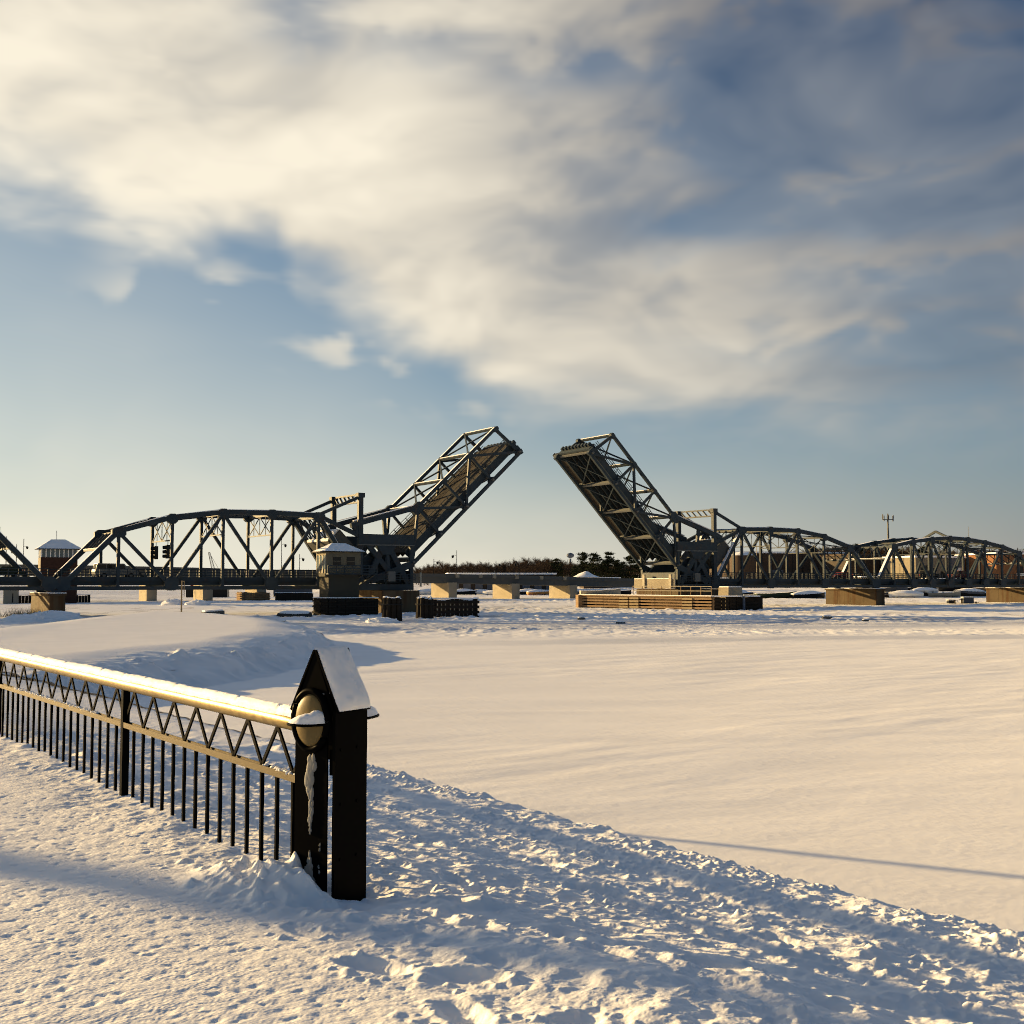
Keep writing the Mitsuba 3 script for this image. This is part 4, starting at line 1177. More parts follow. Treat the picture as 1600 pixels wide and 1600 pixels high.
part(t, "door", bar(a + u * L_ * 0.5 - n * 0.05 + V(0, 0, EYE + 1), a + u * L_ * 0.5 - n * 0.05 + V(0, 0, EYE + 4.5), 2.2, 0.06, n), "white_paint")
t, a, u, n, zb, zt, L_ = block("building", "orange brick building with a white flat roof edge at the right picture edge", "building", 1556, 1660, 350, 866, "brick_orange")
for k in range(4):
    p = a + u * L_ * (0.35 + 0.16 * k) - n * 0.05 + V(0, 0, EYE)
    part(t, "window", bar(p + V(0, 0, 2.2), p + V(0, 0, 4.8), 2.2, 0.06, n), "glass_dark")
part(t, "awning", bar(a + u * L_ * 0.3 - n * 1.0 + V(0, 0, EYE + 2.3), a + u * L_ * 0.98 - n * 1.0 + V(0, 0, EYE + 2.3), 2.0, 0.8), "white_paint")
t = thing("storage_tank", "white round storage tank left of the brown warehouse behind the right bent", "tank")
p = V(bearing(1160, 385), 385, 0)
part(t, "shell", tube([p + V(0, 0, -1), p + V(0, 0, height(868, 385))], 4.2, 24), "metal_brown", 40)
part(t, "dome", tube([p + V(0, 0, height(868, 385) + 0.004), p + V(0, 0, height(865, 385)), p + V(0, 0, height(862, 385))], [4.3, 3.4, 0.6], 24), "snow_cap", 40)
t, a, u, n, zb, zt, L_ = block("shed", "long low dark shed with a snowy roof line above the far bridge between the leaves", "shed", 702, 868, 405, 897.5, "metal_brown_dark", depth=14, skew=0.12)
for k in range(9):
    p = a + u * L_ * (k + 0.5) / 9 - n * 0.05
    part(t, "bay_door", bar(p + V(0, 0, zb), p + V(0, 0, zt - 0.9), 2.6, 0.06, n), "wall_grey")
t, a, u, n, zb, zt, L_ = block("shed", "low shed with a snow heap at its left, before the pine trees", "shed", 912, 968, 420, 904, "metal_brown", depth=10, skew=0.1)
part(t, "snow_heap", tube([a + V(1, 2, zt + 0.5), a + V(1, 2, zt + 1.6), a + V(1.2, 2, zt + 2.6)], [5.0, 2.6, 0.4], 10), "snow_cap", 60)
rc = thing("cargo_container", "red cargo container on the far bank under the farthest span", "container")
p = V(bearing(1536, 333), 333, -0.6)
part(rc, "body", bar(p + V(0, 1.2, 1.3), p + V(5.2, 1.6, 1.3), 2.4, 2.3), "red_paint")
part(rc, "door", bar(p + V(-0.05, 1.2, 1.3), p + V(-0.12, 1.2, 1.3), 2.2, 2.1), "dark_paint")
part(rc, "snow_cap", bar(p + V(0, 1.2, 2.5), p + V(5.2, 1.6, 2.5), 2.3, 0.14), "snow_cap")

# masts and the water tower
t = thing("cell_mast", "tall cell mast with antenna panels rising over the right spans", "cell mast")
p = V(bearing(1388, 450), 450, 0)
zt = height(806, 450)
part(t, "pole", tube([p + V(0, 0, -1), p + V(0, 0, zt)], [0.55, 0.32], 8), "steel_pale", 40)
part(t, "platform", bar(p + V(-1.9, 0, zt - 1.4), p + V(1.9, 0, zt - 1.4), 0.3, 0.3), "steel_pale")
for dx, dy, dz in ((-2.0, 0, 0.1), (-1.3, 0.5, -0.4), (-0.2, -0.5, 0.3), (0.4, 0.4, 0.0), (1.9, 0, -0.6), (2.2, 0.3, -0.2)):
    part(t, "antenna_panel", bar(p + V(dx, dy, zt - 1.6 + dz), p + V(dx, dy, zt + 0.5 + dz), 0.38, 0.25), "wall_grey")
t = thing("antenna", "thin whip antenna mast right of the gable peak", "antenna")
p = V(bearing(1514, 420), 420, 0)
part(t, "mast", tube([p + V(0, 0, 5), p + V(0, 0, height(823, 420))], [0.18, 0.08], 5), "steel_pale")
part(t, "base", tube([p + V(0, 0, -1), p + V(0, 0, 5)], 0.3, 6), "steel_pale")
t = thing("water_tower", "small pale blue water tower bulb above the trees between the leaves", "water tower")
p = V(bearing(891, 900), 900, 0)
zc = height(868, 900)
part(t, "tank", tube([p + V(0, 0, zc + r * 2.0) for r in (-1, -0.8, -0.45, 0, 0.45, 0.8, 1)], [0.7, 1.9, 2.7, 2.95, 2.7, 1.8, 0.3], 16), "blue_paint", 60)
part(t, "stem", tube([p + V(0, 0, 0), p + V(0, 0, zc - 2.4)], [1.2, 0.8], 10), "blue_paint", 40)
for px in (1157, 1182):
    t = thing("flag_pole", f"thin pole standing {'left' if px < 1170 else 'right'} of the white tank behind the right span", "pole", "thin poles behind the right span")
    p = V(bearing(px, 390), 390, 0)
    part(t, "pole", tube([p + V(0, 0, 0), p + V(0, 0, height(842, 390))], [0.16, 0.1], 5), "trim_pale")
    part(t, "finial", tube([p + V(0, 0, height(842, 390)), p + V(0, 0, height(841, 390))], 0.2, 5), "trim_pale")


# ------------------------------------------------------------------ laid-up boats along the far bank
def boat(label, px, far, length, hull, heading=0.0, cover=True, group="snow covered boats laid up on the far bank", z0=None):
    t = thing("boat", label, "boat", group)
    far -= 14 if far < 350 else 18
    zb = max(ICE + 0.1, shore_z(bearing(px, far), far))
    o = V(bearing(px, far), far, zb)
    f, l = V(math.cos(heading), math.sin(heading), 0), V(-math.sin(heading), math.cos(heading), 0)
    xs_ = np.linspace(-0.5, 0.5, 9) * length
    rings, tops = [], []
    for x in xs_:
        q = (x / length + 0.5)
        w = 0.17 * length * (1 - max(0, (q - 0.45) / 0.55) ** 2.2) * (0.85 + 0.15 * min(1, q * 4)) + 0.03
        sh = 0.11 * length + 0.05 * length * q ** 2
        rings.append([o + f * x + l * (-w) + UPZ * sh, o + f * x - l * w * 0.75 + UPZ * sh * 0.35, o + f * x + UPZ * 0.02, o + f * x + l * w * 0.75 + UPZ * sh * 0.35, o + f * x + l * w + UPZ * sh])
        ridge = sh + (0.10 * length * math.sin(math.pi * min(1, q * 1.05 + 0.05)) ** 0.6 if cover else 0.05)
        tops.append([o + f * x - l * w + UPZ * (sh + 0.01), o + f * x - l * w * 0.45 + UPZ * (sh + (ridge - sh) * 0.75), o + f * x + UPZ * ridge, o + f * x + l * w * 0.45 + UPZ * (sh + (ridge - sh) * 0.75), o + f * x + l * w + UPZ * (sh + 0.01)])

    def loft(r):
        v = np.array(r).reshape(-1, 3)
        k = len(r[0])
        fs = []
        for i in range(len(r) - 1):
            for j in range(k - 1):
                a_, b_, c_, d_ = i * k + j, i * k + j + 1, (i + 1) * k + j + 1, (i + 1) * k + j
                fs += [[a_, b_, c_], [a_, c_, d_]]
        for i, fl in ((0, 1), (len(r) - 1, -1)):
            for j in range(1, k - 1):
                fs.append([i * k, i * k + j, i * k + j + 1][::fl])
        return v, np.array(fs)
    part(t, "hull", loft(rings), hull, 40)
    part(t, "snow_cover", loft(tops), "snow_cap", 50)
    for sd in (-0.25, 0.25):
        part(t, "cradle", bar(o + f * length * sd - UPZ * 0.5, o + f * length * sd + UPZ * 0.12 * length, 0.3, 0.3), "timber_dark")


for lab, px, far, ln, hl, hd, cv in (
        ("dark hulled boat right of the green one", 1236, 326, 9, "dark_paint", 0.2, False), ("blue-grey boat at the left end of the dark dock", 1390, 340, 10, "wall_grey", 0.1, False),
        ("dark boat behind the dock, left of mid span", 1430, 346, 9, "dark_paint", 0.3, False), ("dark boat behind the dock, right of mid span", 1492, 348, 10, "dark_paint", -0.1, False),
        ("brown boat just left of the container", 1524, 344, 8, "timber_brown", 0.2, False), ("dark covered boat under the first panels of the middle right span", 1150, 330, 9, "dark_paint", 0.0, True),
        ("low grey boat between the first far piers and the tower", 650, 412, 10, "wall_grey", 0.1, False), ("dark boat left of the last far pier", 858, 410, 9, "dark_paint", -0.1, False),
        ("grey boat right of the last far pier", 902, 408, 9, "wall_grey", 0.2, True), ("dark low boat behind the ribbed fender's left part", 962, 400, 10, "dark_paint", 0.0, False),
        ("green hulled boat under the middle right span", 1212, 318, 11, "green_paint", 0.1, False), ("dark boat with pale deck next to the brown pier", 1262, 316, 9, "dark_paint", 0.2, True),
        ("small pale boat right of the dark rounded fender", 1182, 322, 7, "trim_pale", -0.2, False), ("white boat at the left end under the farthest span", 1414, 334, 9, "white_paint", 2.9, True),
        ("second white boat from the brown pier under the farthest span", 1444, 338, 8, "white_paint", 0.2, True), ("low white boat in mid span under the farthest span", 1474, 336, 9, "trim_pale", 0.0, False),
        ("grey boat left of the red container", 1512, 338, 8, "wall_grey", 3.0, True), ("covered boat just right of the tan pier, below the far bridge", 668, 408, 9, "white_paint", 0.2, True),
        ("covered boat between the first two far piers, left one", 724, 408, 9, "dark_paint", 0.1, True), ("covered boat between the first two far piers, right one", 752, 410, 8, "white_paint", 0.3, True),
        ("covered boat touching the second far pier from the left", 770, 404, 7, "white_paint", 2.8, True), ("orange trimmed boat before the third far pier", 842, 404, 8, "orange_paint", 0.3, True),
        ("low boat with snow between the last far piers", 826, 408, 9, "dark_paint", 0.0, True), ("long pale boat behind the left end of the ribbed fender", 938, 392, 13, "trim_pale", 0.1, False),
        ("covered boat behind the brown pier's left edge", 1290, 324, 7, "white_paint", 0.4, True)):
    boat(lab, px, far, ln, hl, hd, cv)
dk = thing("boat_dock", "long dark dock edge along the far bank under the farthest span", "dock")
a, b = V(bearing(1378, 322), 322, ICE), V(bearing(1565, 325), 325, ICE)
for k in range(12):
    p, q = a + (b - a) * k / 12, a + (b - a) * (k + 0.97) / 12
    part(dk, "deck_board", bar(p + V(0, 0, 1.1), q + V(0, 0, 1.1), 2.0, 0.25), "timber_dark")
    part(dk, "pile", bar(p + V(0, 0, -0.5), p + V(0, 0, 1.6), 0.35, 0.35), "timber_dark")
part(dk, "skirt", bar(a + V(0, -1.02, 0.35), b + V(0, -1.02, 0.35), 0.15, 1.2), "timber_dark")
for px, w_, h_, m_, lab in ((1483, 1.0, 0.55, "dark_paint", "small black ice shanty box on the ice, leftmost of the ice gear"), (1510, 2.0, 1.1, "wall_grey", "grey ice fishing shanty on the ice under the farthest span")):
    t = thing("ice_shanty", lab, "ice shanty", None)
    far = 232
    p = V(bearing(px, far), far, ICE)
    part(t, "box", bar(p - V(w_ / 2, 0, -h_ / 2 - 0.1), p + V(w_ / 2, 0, h_ / 2 + 0.1), 1.2, h_), m_)
    part(t, "roof", bar(p - V(w_ / 2 + 0.1, 0, -h_ - 0.16), p + V(w_ / 2 + 0.1, 0, h_ + 0.16), 1.4, 0.1), "snow_cap")
    part(t, "runner", bar(p - V(w_ / 2, 0.5, -0.03), p + V(w_ / 2, -0.5, 0.03), 0.1, 0.1), "timber_dark")
for px, yt, lab in ((1490, 937, "short post left of the grey shanty"), (1501, 935, "tallest post beside the grey shanty"), (1523, 940, "post with a crossbar right of the grey shanty")):
    t = thing("ice_marker", lab, "marker post", "marker posts on the ice")
    far = 230
    p = V(bearing(px, far), far, ICE - 0.1)
    part(t, "post", bar(p, V(p[0], p[1], height(yt, far)), 0.22, 0.22), "timber_dark")
    part(t, "crossbar", bar(V(p[0] - 0.5, p[1], height(yt, far) - 0.2), V(p[0] + 0.6, p[1], height(yt, far) - 0.2), 0.12, 0.12), "timber_dark")
for px, yt, lab in ((1266, 846, "over the middle of the brown warehouse"), (1352, 848, "left of the cell mast"), (1420, 852, "between the dark warehouse and the cream building"), (1478, 856, "beside the blue-grey building"), (1546, 852, "left of the orange brick building"), (1590, 856, "over the orange brick building")):
    t = thing("utility_pole", "thin wooden utility pole " + lab, "pole", "utility poles of the right bank")
    far = 372
    p = V(bearing(px, far), far, 0)
    part(t, "pole", tube([p + V(0, 0, -0.6), p + V(0, 0, height(yt, far))], [0.17, 0.12], 6), "timber_dark", 40)
    part(t, "cross_arm", bar(p + V(-1.1, 0.3, height(yt, far) - 0.7), p + V(1.1, -0.3, height(yt, far) - 0.7), 0.16, 0.16), "timber_dark")
for px, w_, yt, lab in ((1346, 26, 903, "low dark shed on the bank right of the brown pier"), (1454, 20, 905, "small brown hut behind the dock at mid span"), (1126, 18, 905, "small dark hut behind the concrete block")):
    t, a, u, n, zb, zt, L_ = block("hut", lab, "hut", px, px + w_, 345, yt, "metal_brown_dark", depth=5, skew=0.1)
    part(t, "door", bar(a + u * L_ * 0.5 - n * 0.05 + V(0, 0, zb), a + u * L_ * 0.5 - n * 0.05 + V(0, 0, zt - 0.5), 1.0, 0.06, n), "wall_grey")
# crane barge beyond the left span
t = thing("crane_barge", "red and dark crane barge with a thin lattice boom seen through the left span", "crane barge")
far = 330
c = V(bearing(322, far), far, ICE)
part(t, "hull", bar(c + V(-5, 0, 1.0), c + V(6, 1.5, 1.0), 6, 2.4), "dark_paint")
part(t, "deckhouse", bar(c + V(-4, 0, 4.3), c + V(-0.5, 0.4, 4.3), 3, 4.2), "red_paint")
part(t, "winch_house", bar(c + V(0.3, 0, 4.0), c + V(3.4, 0.4, 4.0), 3, 3.8), "dark_paint")
part(t, "cab", bar(c + V(3.6, 0, 4.6), c + V(5.0, 0.4, 4.6), 2, 2.0), "steel_pale")
m0, m1 = c + V(2.6, 0, 5.9), c + V(0.6, 1.0, 12.6)
ms = [bar(m0 + V(dx, dy, 0), m1 + V(dx * 0.4, dy * 0.4, 0), 0.07, 0.07) for dx in (-0.5, 0.5) for dy in (-0.4, 0.4)]
for k in range(12):
    p, q = m0 + (m1 - m0) * k / 12, m0 + (m1 - m0) * (k + 1) / 12
    w_ = 0.5 * (1 - 0.6 * k / 12)
    ms += [bar(p + V(-w_, -0.3, 0), q + V(w_, -0.3, 0), 0.05, 0.05), bar(p + V(w_, 0.3, 0), q + V(-w_, 0.3, 0), 0.05, 0.05)]
part(t, "lattice_boom", cat(ms), "steel_pale", stuff=True)
part(t, "stay_cable", tube([m1, c + V(4.6, 0.4, 6)], 0.05, 4), "steel_pale")
part(t, "exhaust", tube([c + V(2.4, 0, 5.8), c + V(2.4, 0, 7.6)], 0.3, 6), "dark_paint")


# ------------------------------------------------------------------ trees
def bare_tree(seed, h):
    """(trunk, crown): tapered trunk with limbs, and a cloud of fine upturned twigs."""
    rng = np.random.default_rng(seed)
    limbs, twigs = [tube([V(0, 0, -1.0), V(0.01, 0, h * 0.35), V(rng.normal(0, 0.2), rng.normal(0, 0.2), h * 0.8)], [h * 0.022, h * 0.016, h * 0.004], 5)], []
    for k in range(13):
        z = h * (0.25 + 0.5 * k / 13)
        a = k * 2.4 + rng.uniform(0, 0.8)
        ln = h * rng.uniform(0.24, 0.42) * (1.1 - 0.5 * k / 13)
        d = V(math.cos(a) * 0.75, math.sin(a) * 0.75, rng.uniform(0.6, 1.1))
        p0, p1 = V(0, 0, z), V(0, 0, z) + unit(d) * ln
        limbs.append(tube([p0, (p0 + p1) / 2 + V(0, 0, -0.03 * ln), p1], [h * 0.009, h * 0.006, h * 0.002], 3, False))
        for j in range(40):
            q = p0 + (p1 - p0) * rng.uniform(0.25, 1.05)
            e = unit(d + rng.normal(0, 0.55, 3) + V(0, 0, 0.35)) * h * rng.uniform(0.08, 0.2)
            twigs.append((q, q + e, h * 0.0036))
            for m in range(3):
                b_ = q + e * rng.uniform(0.3, 0.9)
                twigs.append((b_, b_ + unit(e + rng.normal(0, 1.0, 3) * h * 0.08) * h * rng.uniform(0.04, 0.1), h * 0.0026))
    v, f = [], []
    for p, q, w_ in twigs:
        s = unit(np.cross(q - p, rng.normal(0, 1, 3))) * w_
        i = len(v)
        v += [p - s, p + s, q]
        f.append([i, i + 1, i + 2])
    return cat(limbs), (np.array(v), np.array(f))


def pine_tree(seed, h):
    rng = np.random.default_rng(seed)
    limbs, v, f = [tube([V(0, 0, -1), V(rng.normal(0, 0.1), 0, h * 0.5), V(rng.normal(0, 0.25), 0, h)], [h * 0.022, h * 0.014, h * 0.003], 6)], [], []
    z = h * 0.22
    while z < h * 0.99:
        q = (z / h - 0.22) / 0.78
        reach = h * (0.30 * (1 - q) ** 0.55 + 0.06) * rng.uniform(0.35, 1.25)
        for k in range(rng.integers(2, 5)):
            a = rng.uniform(0, 6.28)
            ln = reach * rng.uniform(0.5, 1.1)
            tip = V(math.cos(a) * ln, math.sin(a) * ln, z + ln * rng.uniform(0.05, 0.4))
            limbs.append(tube([V(0, 0, z), tip], [h * 0.006, h * 0.002], 3, False))
            for c_ in (0.45, 0.75, 1.0):
                c0 = V(0, 0, z) + (tip - V(0, 0, z)) * c_
                r = ln * 0.26 + 0.22
                for j in range(34):
                    p = c0 + rng.normal(0, 1, 3) * V(r, r, r * 0.30) * 0.6
                    e1, e2 = rng.normal(0, 0.16, 3) + V(0, 0, 0.05), rng.normal(0, 0.16, 3)
                    i = len(v)
                    v += [p, p + e1 * 1.6, p + e2]
                    f.append([i, i + 1, i + 2])
        z += h * rng.uniform(0.04, 0.10)
    return cat(limbs), (np.array(v), np.array(f))


BARE = []
for k in range(5):
    a, b = bare_tree(100 + k, 10.0)
    BARE.append((mikit.ply(a, "bark"), mikit.ply(b, "twigs_brown"), a, b))
PINE = []
for k in range(3):
    a, b = pine_tree(200 + k, 10.0)
    PINE.append((mikit.ply(a, "bark"), mikit.ply(b, "needles"), a, b))


def plant(kind, k, px, far, ytop, label, group, squash=1.0):
    """A tree whose top reaches a height read off the photograph."""
    lib = PINE if kind == "pine_tree" else BARE
    x = bearing(px, far)
    z0 = shore_z(x, far)
    h = max(3.0, height(ytop, far) - z0)
    tw = T().translate([x, far, z0]).rotate([0, 0, 1], (k * 77) % 360).scale([h / 10 * squash, h / 10 * squash, h / 10])
    t = thing(kind, label, "tree", group)
    part(t, "trunk", lib[k % len(lib)][0], None, to_world=tw)
    part(t, "crown", lib[k % len(lib)][1], None, to_world=tw)


rng = np.random.default_rng(5)
for i, (px, yt, far, sq, lab) in enumerate(((911, 862, 455, 0.75, "ragged tall pine left of the tallest one, right of the water tower"), (928, 864, 450, 0.9, "broad dark pine with a flat top between the leaves"),
                                  (950, 864, 452, 0.95, "tall pine standing close left of the right leaf's foot"), (966, 874, 448, 1.0, "pine partly behind the right leaf's lower end"),
                                  (984, 868, 455, 1.1, "pine directly behind the tip bracket of the right leaf's foot"), (869, 874, 470, 0.9, "round dark pine left of the water tower"), (897, 885, 440, 0.7, "small dark pine under the water tower"),
                                  (1000, 878, 452, 1.0, "pine hidden mostly by the right leaf's foot"))):
    plant("pine_tree", i, px, far, yt, lab, None, sq * 1.35)
for i in range(100):
    px = 640 + i * 3.66 + rng.uniform(-3, 3)
    yt = np.interp(px, [640, 665, 690, 700, 740, 770, 800, 830, 860, 900, 1010], [890, 885, 877, 880, 879, 880, 876, 872, 873, 878, 880]) + rng.uniform(-3, 5)
    plant("bare_tree", i, px, rng.uniform(470, 560), yt, "bare brown tree in the far treeline between the leaves", "bare trees of the far treeline", rng.uniform(1.0, 1.5))
for i in range(90):
    px = rng.uniform(1130, 1610)
    plant("bare_tree", i + 3, px, rng.uniform(440, 560), np.interp(px, [1130, 1255, 1300, 1330, 1400, 1450, 1560], [866, 857, 853, 851, 852, 856, 858]) + rng.uniform(-1, 5), "bare brown tree on the rise behind the right spans", "bare trees on the right rise", rng.uniform(1.0, 1.5))
for i, (px, yt, lab) in enumerate(((1338, 849, "dark evergreen behind the joint of the two right spans"), (1436, 858, "dark evergreen seen above the cream building"), (1444, 856, "bushy evergreen left of the gable peak"), (1404, 857, "evergreen right of the bright end post"))):
    plant("pine_tree", i, px, 445, yt, lab, None, 1.3)
far_v, far_f, nn = [], [], 0
for i in range(190):
    a = rng.uniform(0, 1)
    px = -60 + 760 * a if i < 60 else rng.uniform(640, 1660)
    far = rng.uniform(620, 800)
    x = bearing(px, far)
    h = rng.uniform(7, 11) * (0.8 if px < 640 else 1.0)
    for m in BARE[i % 5][2:]:
        v = m[0] * np.array([h / 10 * 1.5, h / 10 * 1.5, h / 10]) + V(x, far, shore_z(x, far))
        far_v.append(v)
        far_f.append(m[1] + nn)
        nn += len(v)
used.add("far_wood")
put("far_wood", (np.vstack(far_v), np.vstack(far_f)), "twigs_brown")
labels["far_wood"] = {"label": "band of bare brown woodland along the horizon behind the bridges", "category": "wood", "kind": "stuff"}

# ------------------------------------------------------------------ the promenade railing
def FP(s, r, z):
    return V(FE[0] + s * FD[0] + r * FN[0], FE[1] + s * FD[1] + r * FN[1], z)


def fbox(s0, s1, r0, r1, z0, z1):
    return np.array([FP(s0, r0, z0), FP(s1, r0, z0), FP(s1, r1, z0), FP(s0, r1, z0), FP(s0, r0, z1), FP(s1, r0, z1), FP(s1, r1, z1), FP(s0, r1, z1)]), BOXF[:, ::-1]


STEP = 0.4448
S = lambda i: (i - 16.2) * STEP
S0 = S(-11.5)
RZ, RR = 0.846, 0.051
rl = thing("promenade_railing", "black promenade railing with a snow-topped golden handrail and zigzag bars below it", "railing")
n = 60
hr = part(rl, "handrail", tube([FP(S0 + (-0.02 - S0) * k / n, 0, RZ) for k in range(n + 1)], RR, 20), "brass_paint", True, label="round golden handrail")
rng = np.random.default_rng(3)
ns, nc = 900, 15
ss = np.linspace(S0, -0.05, ns)
an = np.linspace(0, math.pi, nc)
SS, AN = np.meshgrid(ss, an, indexing="ij")
hgt = 0.057 + 0.010 * (nz(SS * 2.2, AN * 0.3, 1, 3, 61) - 0.5) * 2 + 0.005 * (nz(SS * 18, AN * 3, 2, 3, 62) - 0.5) * 2
hgt *= 1 - 0.18 * np.exp(-((np.mod(SS * 1.37 + 0.3 * np.sin(SS * 2.1), 1.0) - 0.5) / 0.02) ** 2)
wd = 0.040 + 0.004 * (nz(SS * 9, AN * 2, 5, 3, 63) - 0.5) * 2
rr_ = -np.cos(AN) * wd
zz_ = RZ + np.sqrt(np.maximum(RR ** 2 - np.minimum(np.abs(rr_), RR * 0.97) ** 2, 0)) + 0.001 + (hgt - 0.02) * np.sin(AN) ** 0.55 - 0.004 * (np.abs(np.cos(AN)) ** 3)
cv = np.stack([FE[0] + SS * FD[0] + rr_ * FN[0], FE[1] + SS * FD[1] + rr_ * FN[1], zz_], -1).reshape(-1, 3)
i = (np.arange(ns - 1)[:, None] * nc + np.arange(nc - 1)[None]).ravel()
part(hr, "snow_cap", (cv, np.vstack([np.stack([i, i + 1, i + nc + 1], 1), np.stack([i, i + nc + 1, i + nc], 1)])), "snow_near", True, label="ridge of fresh snow along the golden handrail")
lr = part(rl, "lower_rail", cat([fbox(S0, 0.05, -0.024, -0.019, 0.508, 0.550), fbox(S0, 0.05, 0.019, 0.024, 0.508, 0.550), fbox(S0, 0.05, -0.0189, 0.0189, 0.530, 0.536)]), "brass_dull", label="flat golden lower rail")
bal = mikit.ply(bar(V(0, 0, -0.25), V(0, 0, 0.529), 0.021, 0.021, FD), "black_paint")
post = mikit.ply(bar(V(0, 0, -0.3), V(0, 0, RZ - 0.03), 0.055, 0.055, FD), "black_paint")
zz1 = mikit.ply(bar(V(0, 0, 0.548), FD * STEP / 2 + V(0, 0, 0.802), 0.012, 0.026, np.cross(FN, FD + V(0, 0, 1))), "black_paint")
zz2 = mikit.ply(bar(V(0, 0, 0.802), FD * STEP / 2 + V(0, 0, 0.548), 0.012, 0.026, np.cross(FN, FD - V(0, 0, 1))), "black_paint")
posts = (-11, -1, 9)
k = -11.5
while k < 16.3:
    if not any(abs(k - p) < 0.2 for p in posts):
        q = FP(S(k), 0, 0)
        part(rl, "baluster", bal, None, to_world=T().translate(q.tolist()))
    k += 0.5
for p in posts:
    part(rl, "post", post, None, to_world=T().translate(FP(S(p), 0, 0).tolist()))
for k in range(-11, 16):
    q = FP(S(k), 0.001, 0).tolist()
    part(rl, "zigzag_bar", zz1, None, to_world=T().translate(q))
    q = FP(S(k + 0.5), -0.001, 0).tolist()
    part(rl, "zigzag_bar", zz2, None, to_world=T().translate(q))
part(rl, "zigzag_bar", zz1, None, to_world=T().translate(FP(S(16), 0.001, 0).tolist()))
lump = []
for _ in range(900):
    s = rng.uniform(S0, 0.0)
    if meshkit.noise(V(s * 1.1, 3, 1)) < 0.40:
        continue
    m = trimesh.creation.icosphere(1, 1.0)
    a, b, c = rng.uniform(0.008, 0.022), rng.uniform(0.008, 0.017), rng.uniform(0.006, 0.015)
    lump.append((m.vertices * (1 + rng.normal(0, 0.10, (len(m.vertices), 1))) * V(a, b, c) + FP(s, rng.uniform(-0.014, 0.014), 0.545 + c * 0.3), m.faces))
part(lr, "snow_crumbs", cat(lump), "snow_near", 60, stuff=True)

# ------------------------------------------------------------------ the lamp pylon that ends it
SX = 0.86
PO, PD, PN = V(-1.237, 6.75, 0), V(0.848, -0.530, 0), V(0.530, 0.848, 0)   # its left front foot, along its face, through it


def PP(s, r, z):
    return PO + s * SX * PD + r * PN + V(0, 0, z)


def pbox(s0, s1, r0, r1, z0, z1):
    return np.array([PP(s0, r0, z0), PP(s1, r0, z0), PP(s1, r1, z0), PP(s0, r1, z0), PP(s0, r0, z1), PP(s1, r0, z1), PP(s1, r1, z1), PP(s0, r1, z1)]), BOXF


py = thing("lamp_pylon", "black gabled lamp pylon with round cream lens and snowy roof at the railing's end", "lamp pylon")
AX, DEEP = 0.178, 0.277
front = [(0.018, -0.4), (0.290, -0.4), (0.290, 0.80), (0.335, 0.945), (AX, 1.262), (0.006, 0.93), (0.018, 0.80)]
part(py, "front_plate", prism(front, PP(0, 0, 0), PD * SX, UPZ, PN * 0.010), "black_paint")
back_ = [(0.030, 0.62), (0.300, 0.62), (0.335, 0.945), (AX, 1.262), (0.006, 0.93)]
part(py, "back_plate", prism(back_, PP(0, DEEP - 0.018, 0), PD * SX, UPZ, PN * 0.018), "black_paint")
part(py, "end_slab", pbox(0.335, 0.357, 0.0, DEEP, -0.4, 0.94), "black_paint", label="broad black slab on the water end")
part(py, "end_slab", pbox(-0.006, 0.012, 0.02, DEEP * 0.6, -0.4, 0.925), "black_paint")
part(py, "crossbar", pbox(0.2905, 0.3345, 0.02, 0.06, 0.58, 0.72), "black_paint")
part(py, "crossbar", pbox(0.2905, 0.3345, DEEP - 0.06, DEEP - 0.02, 0.60, 0.72), "black_paint")


def slope(sa, za, sb, zb, thick, r):
    d = unit(V(sb - sa, zb - za, 0))
    nrm = V(-d[1], d[0], 0) if d[0] > 0 else V(d[1], -d[0], 0)
    poly = [(sa, za), (sb, zb), (sb + nrm[0] * thick, zb + nrm[1] * thick), (sa + nrm[0] * thick, za + nrm[1] * thick)]
    return prism(poly, PP(0, DEEP / 2 - r, 0), PD * SX, UPZ, PN * 2 * r)


def snow_slab(sa, za, sb, zb, r, thick, seed, nu=60, nw=40):
    """Snow lying on a roof slope, rounded at its rims."""
    d = unit(V(sb - sa, zb - za, 0))
    nrm = V(-d[1], d[0], 0) if d[0] > 0 else V(d[1], -d[0], 0)
    u, w = np.meshgrid(np.linspace(0, 1, nu), np.linspace(-1, 1, nw), indexing="ij")
    f = (1 - np.abs(2 * u - 1) ** 6) ** 0.5 * (1 - np.abs(w) ** 5) ** 0.5
    th = thick * f * (0.74 + 0.26 * u + 0.30 * (nz(u * 6, w * 3, seed, 3, 7) - 0.5)) + 0.001
    e = 1 + 0.015 * (nz(u * 14, w * 9, seed, 3, 9) - 0.5) * 2
    s = sa + (sb - sa) * u + nrm[0] * th
    z = za + (zb - za) * u + nrm[1] * th
    rr = w * r * e
    rr = rr + DEEP / 2
    v = np.stack([PO[0] + s * SX * PD[0] + rr * PN[0], PO[1] + s * SX * PD[1] + rr * PN[1], z], -1).reshape(-1, 3)
    i = (np.arange(nu - 1)[:, None] * nw + np.arange(nw - 1)[None]).ravel()
    f_ = np.vstack([np.stack([i, i + 1, i + nw + 1], 1), np.stack([i, i + nw + 1, i + nw], 1)])
    nn = np.cross(v[f_[0, 1]] - v[f_[0, 0]], v[f_[0, 2]] - v[f_[0, 0]])
    return v, f_


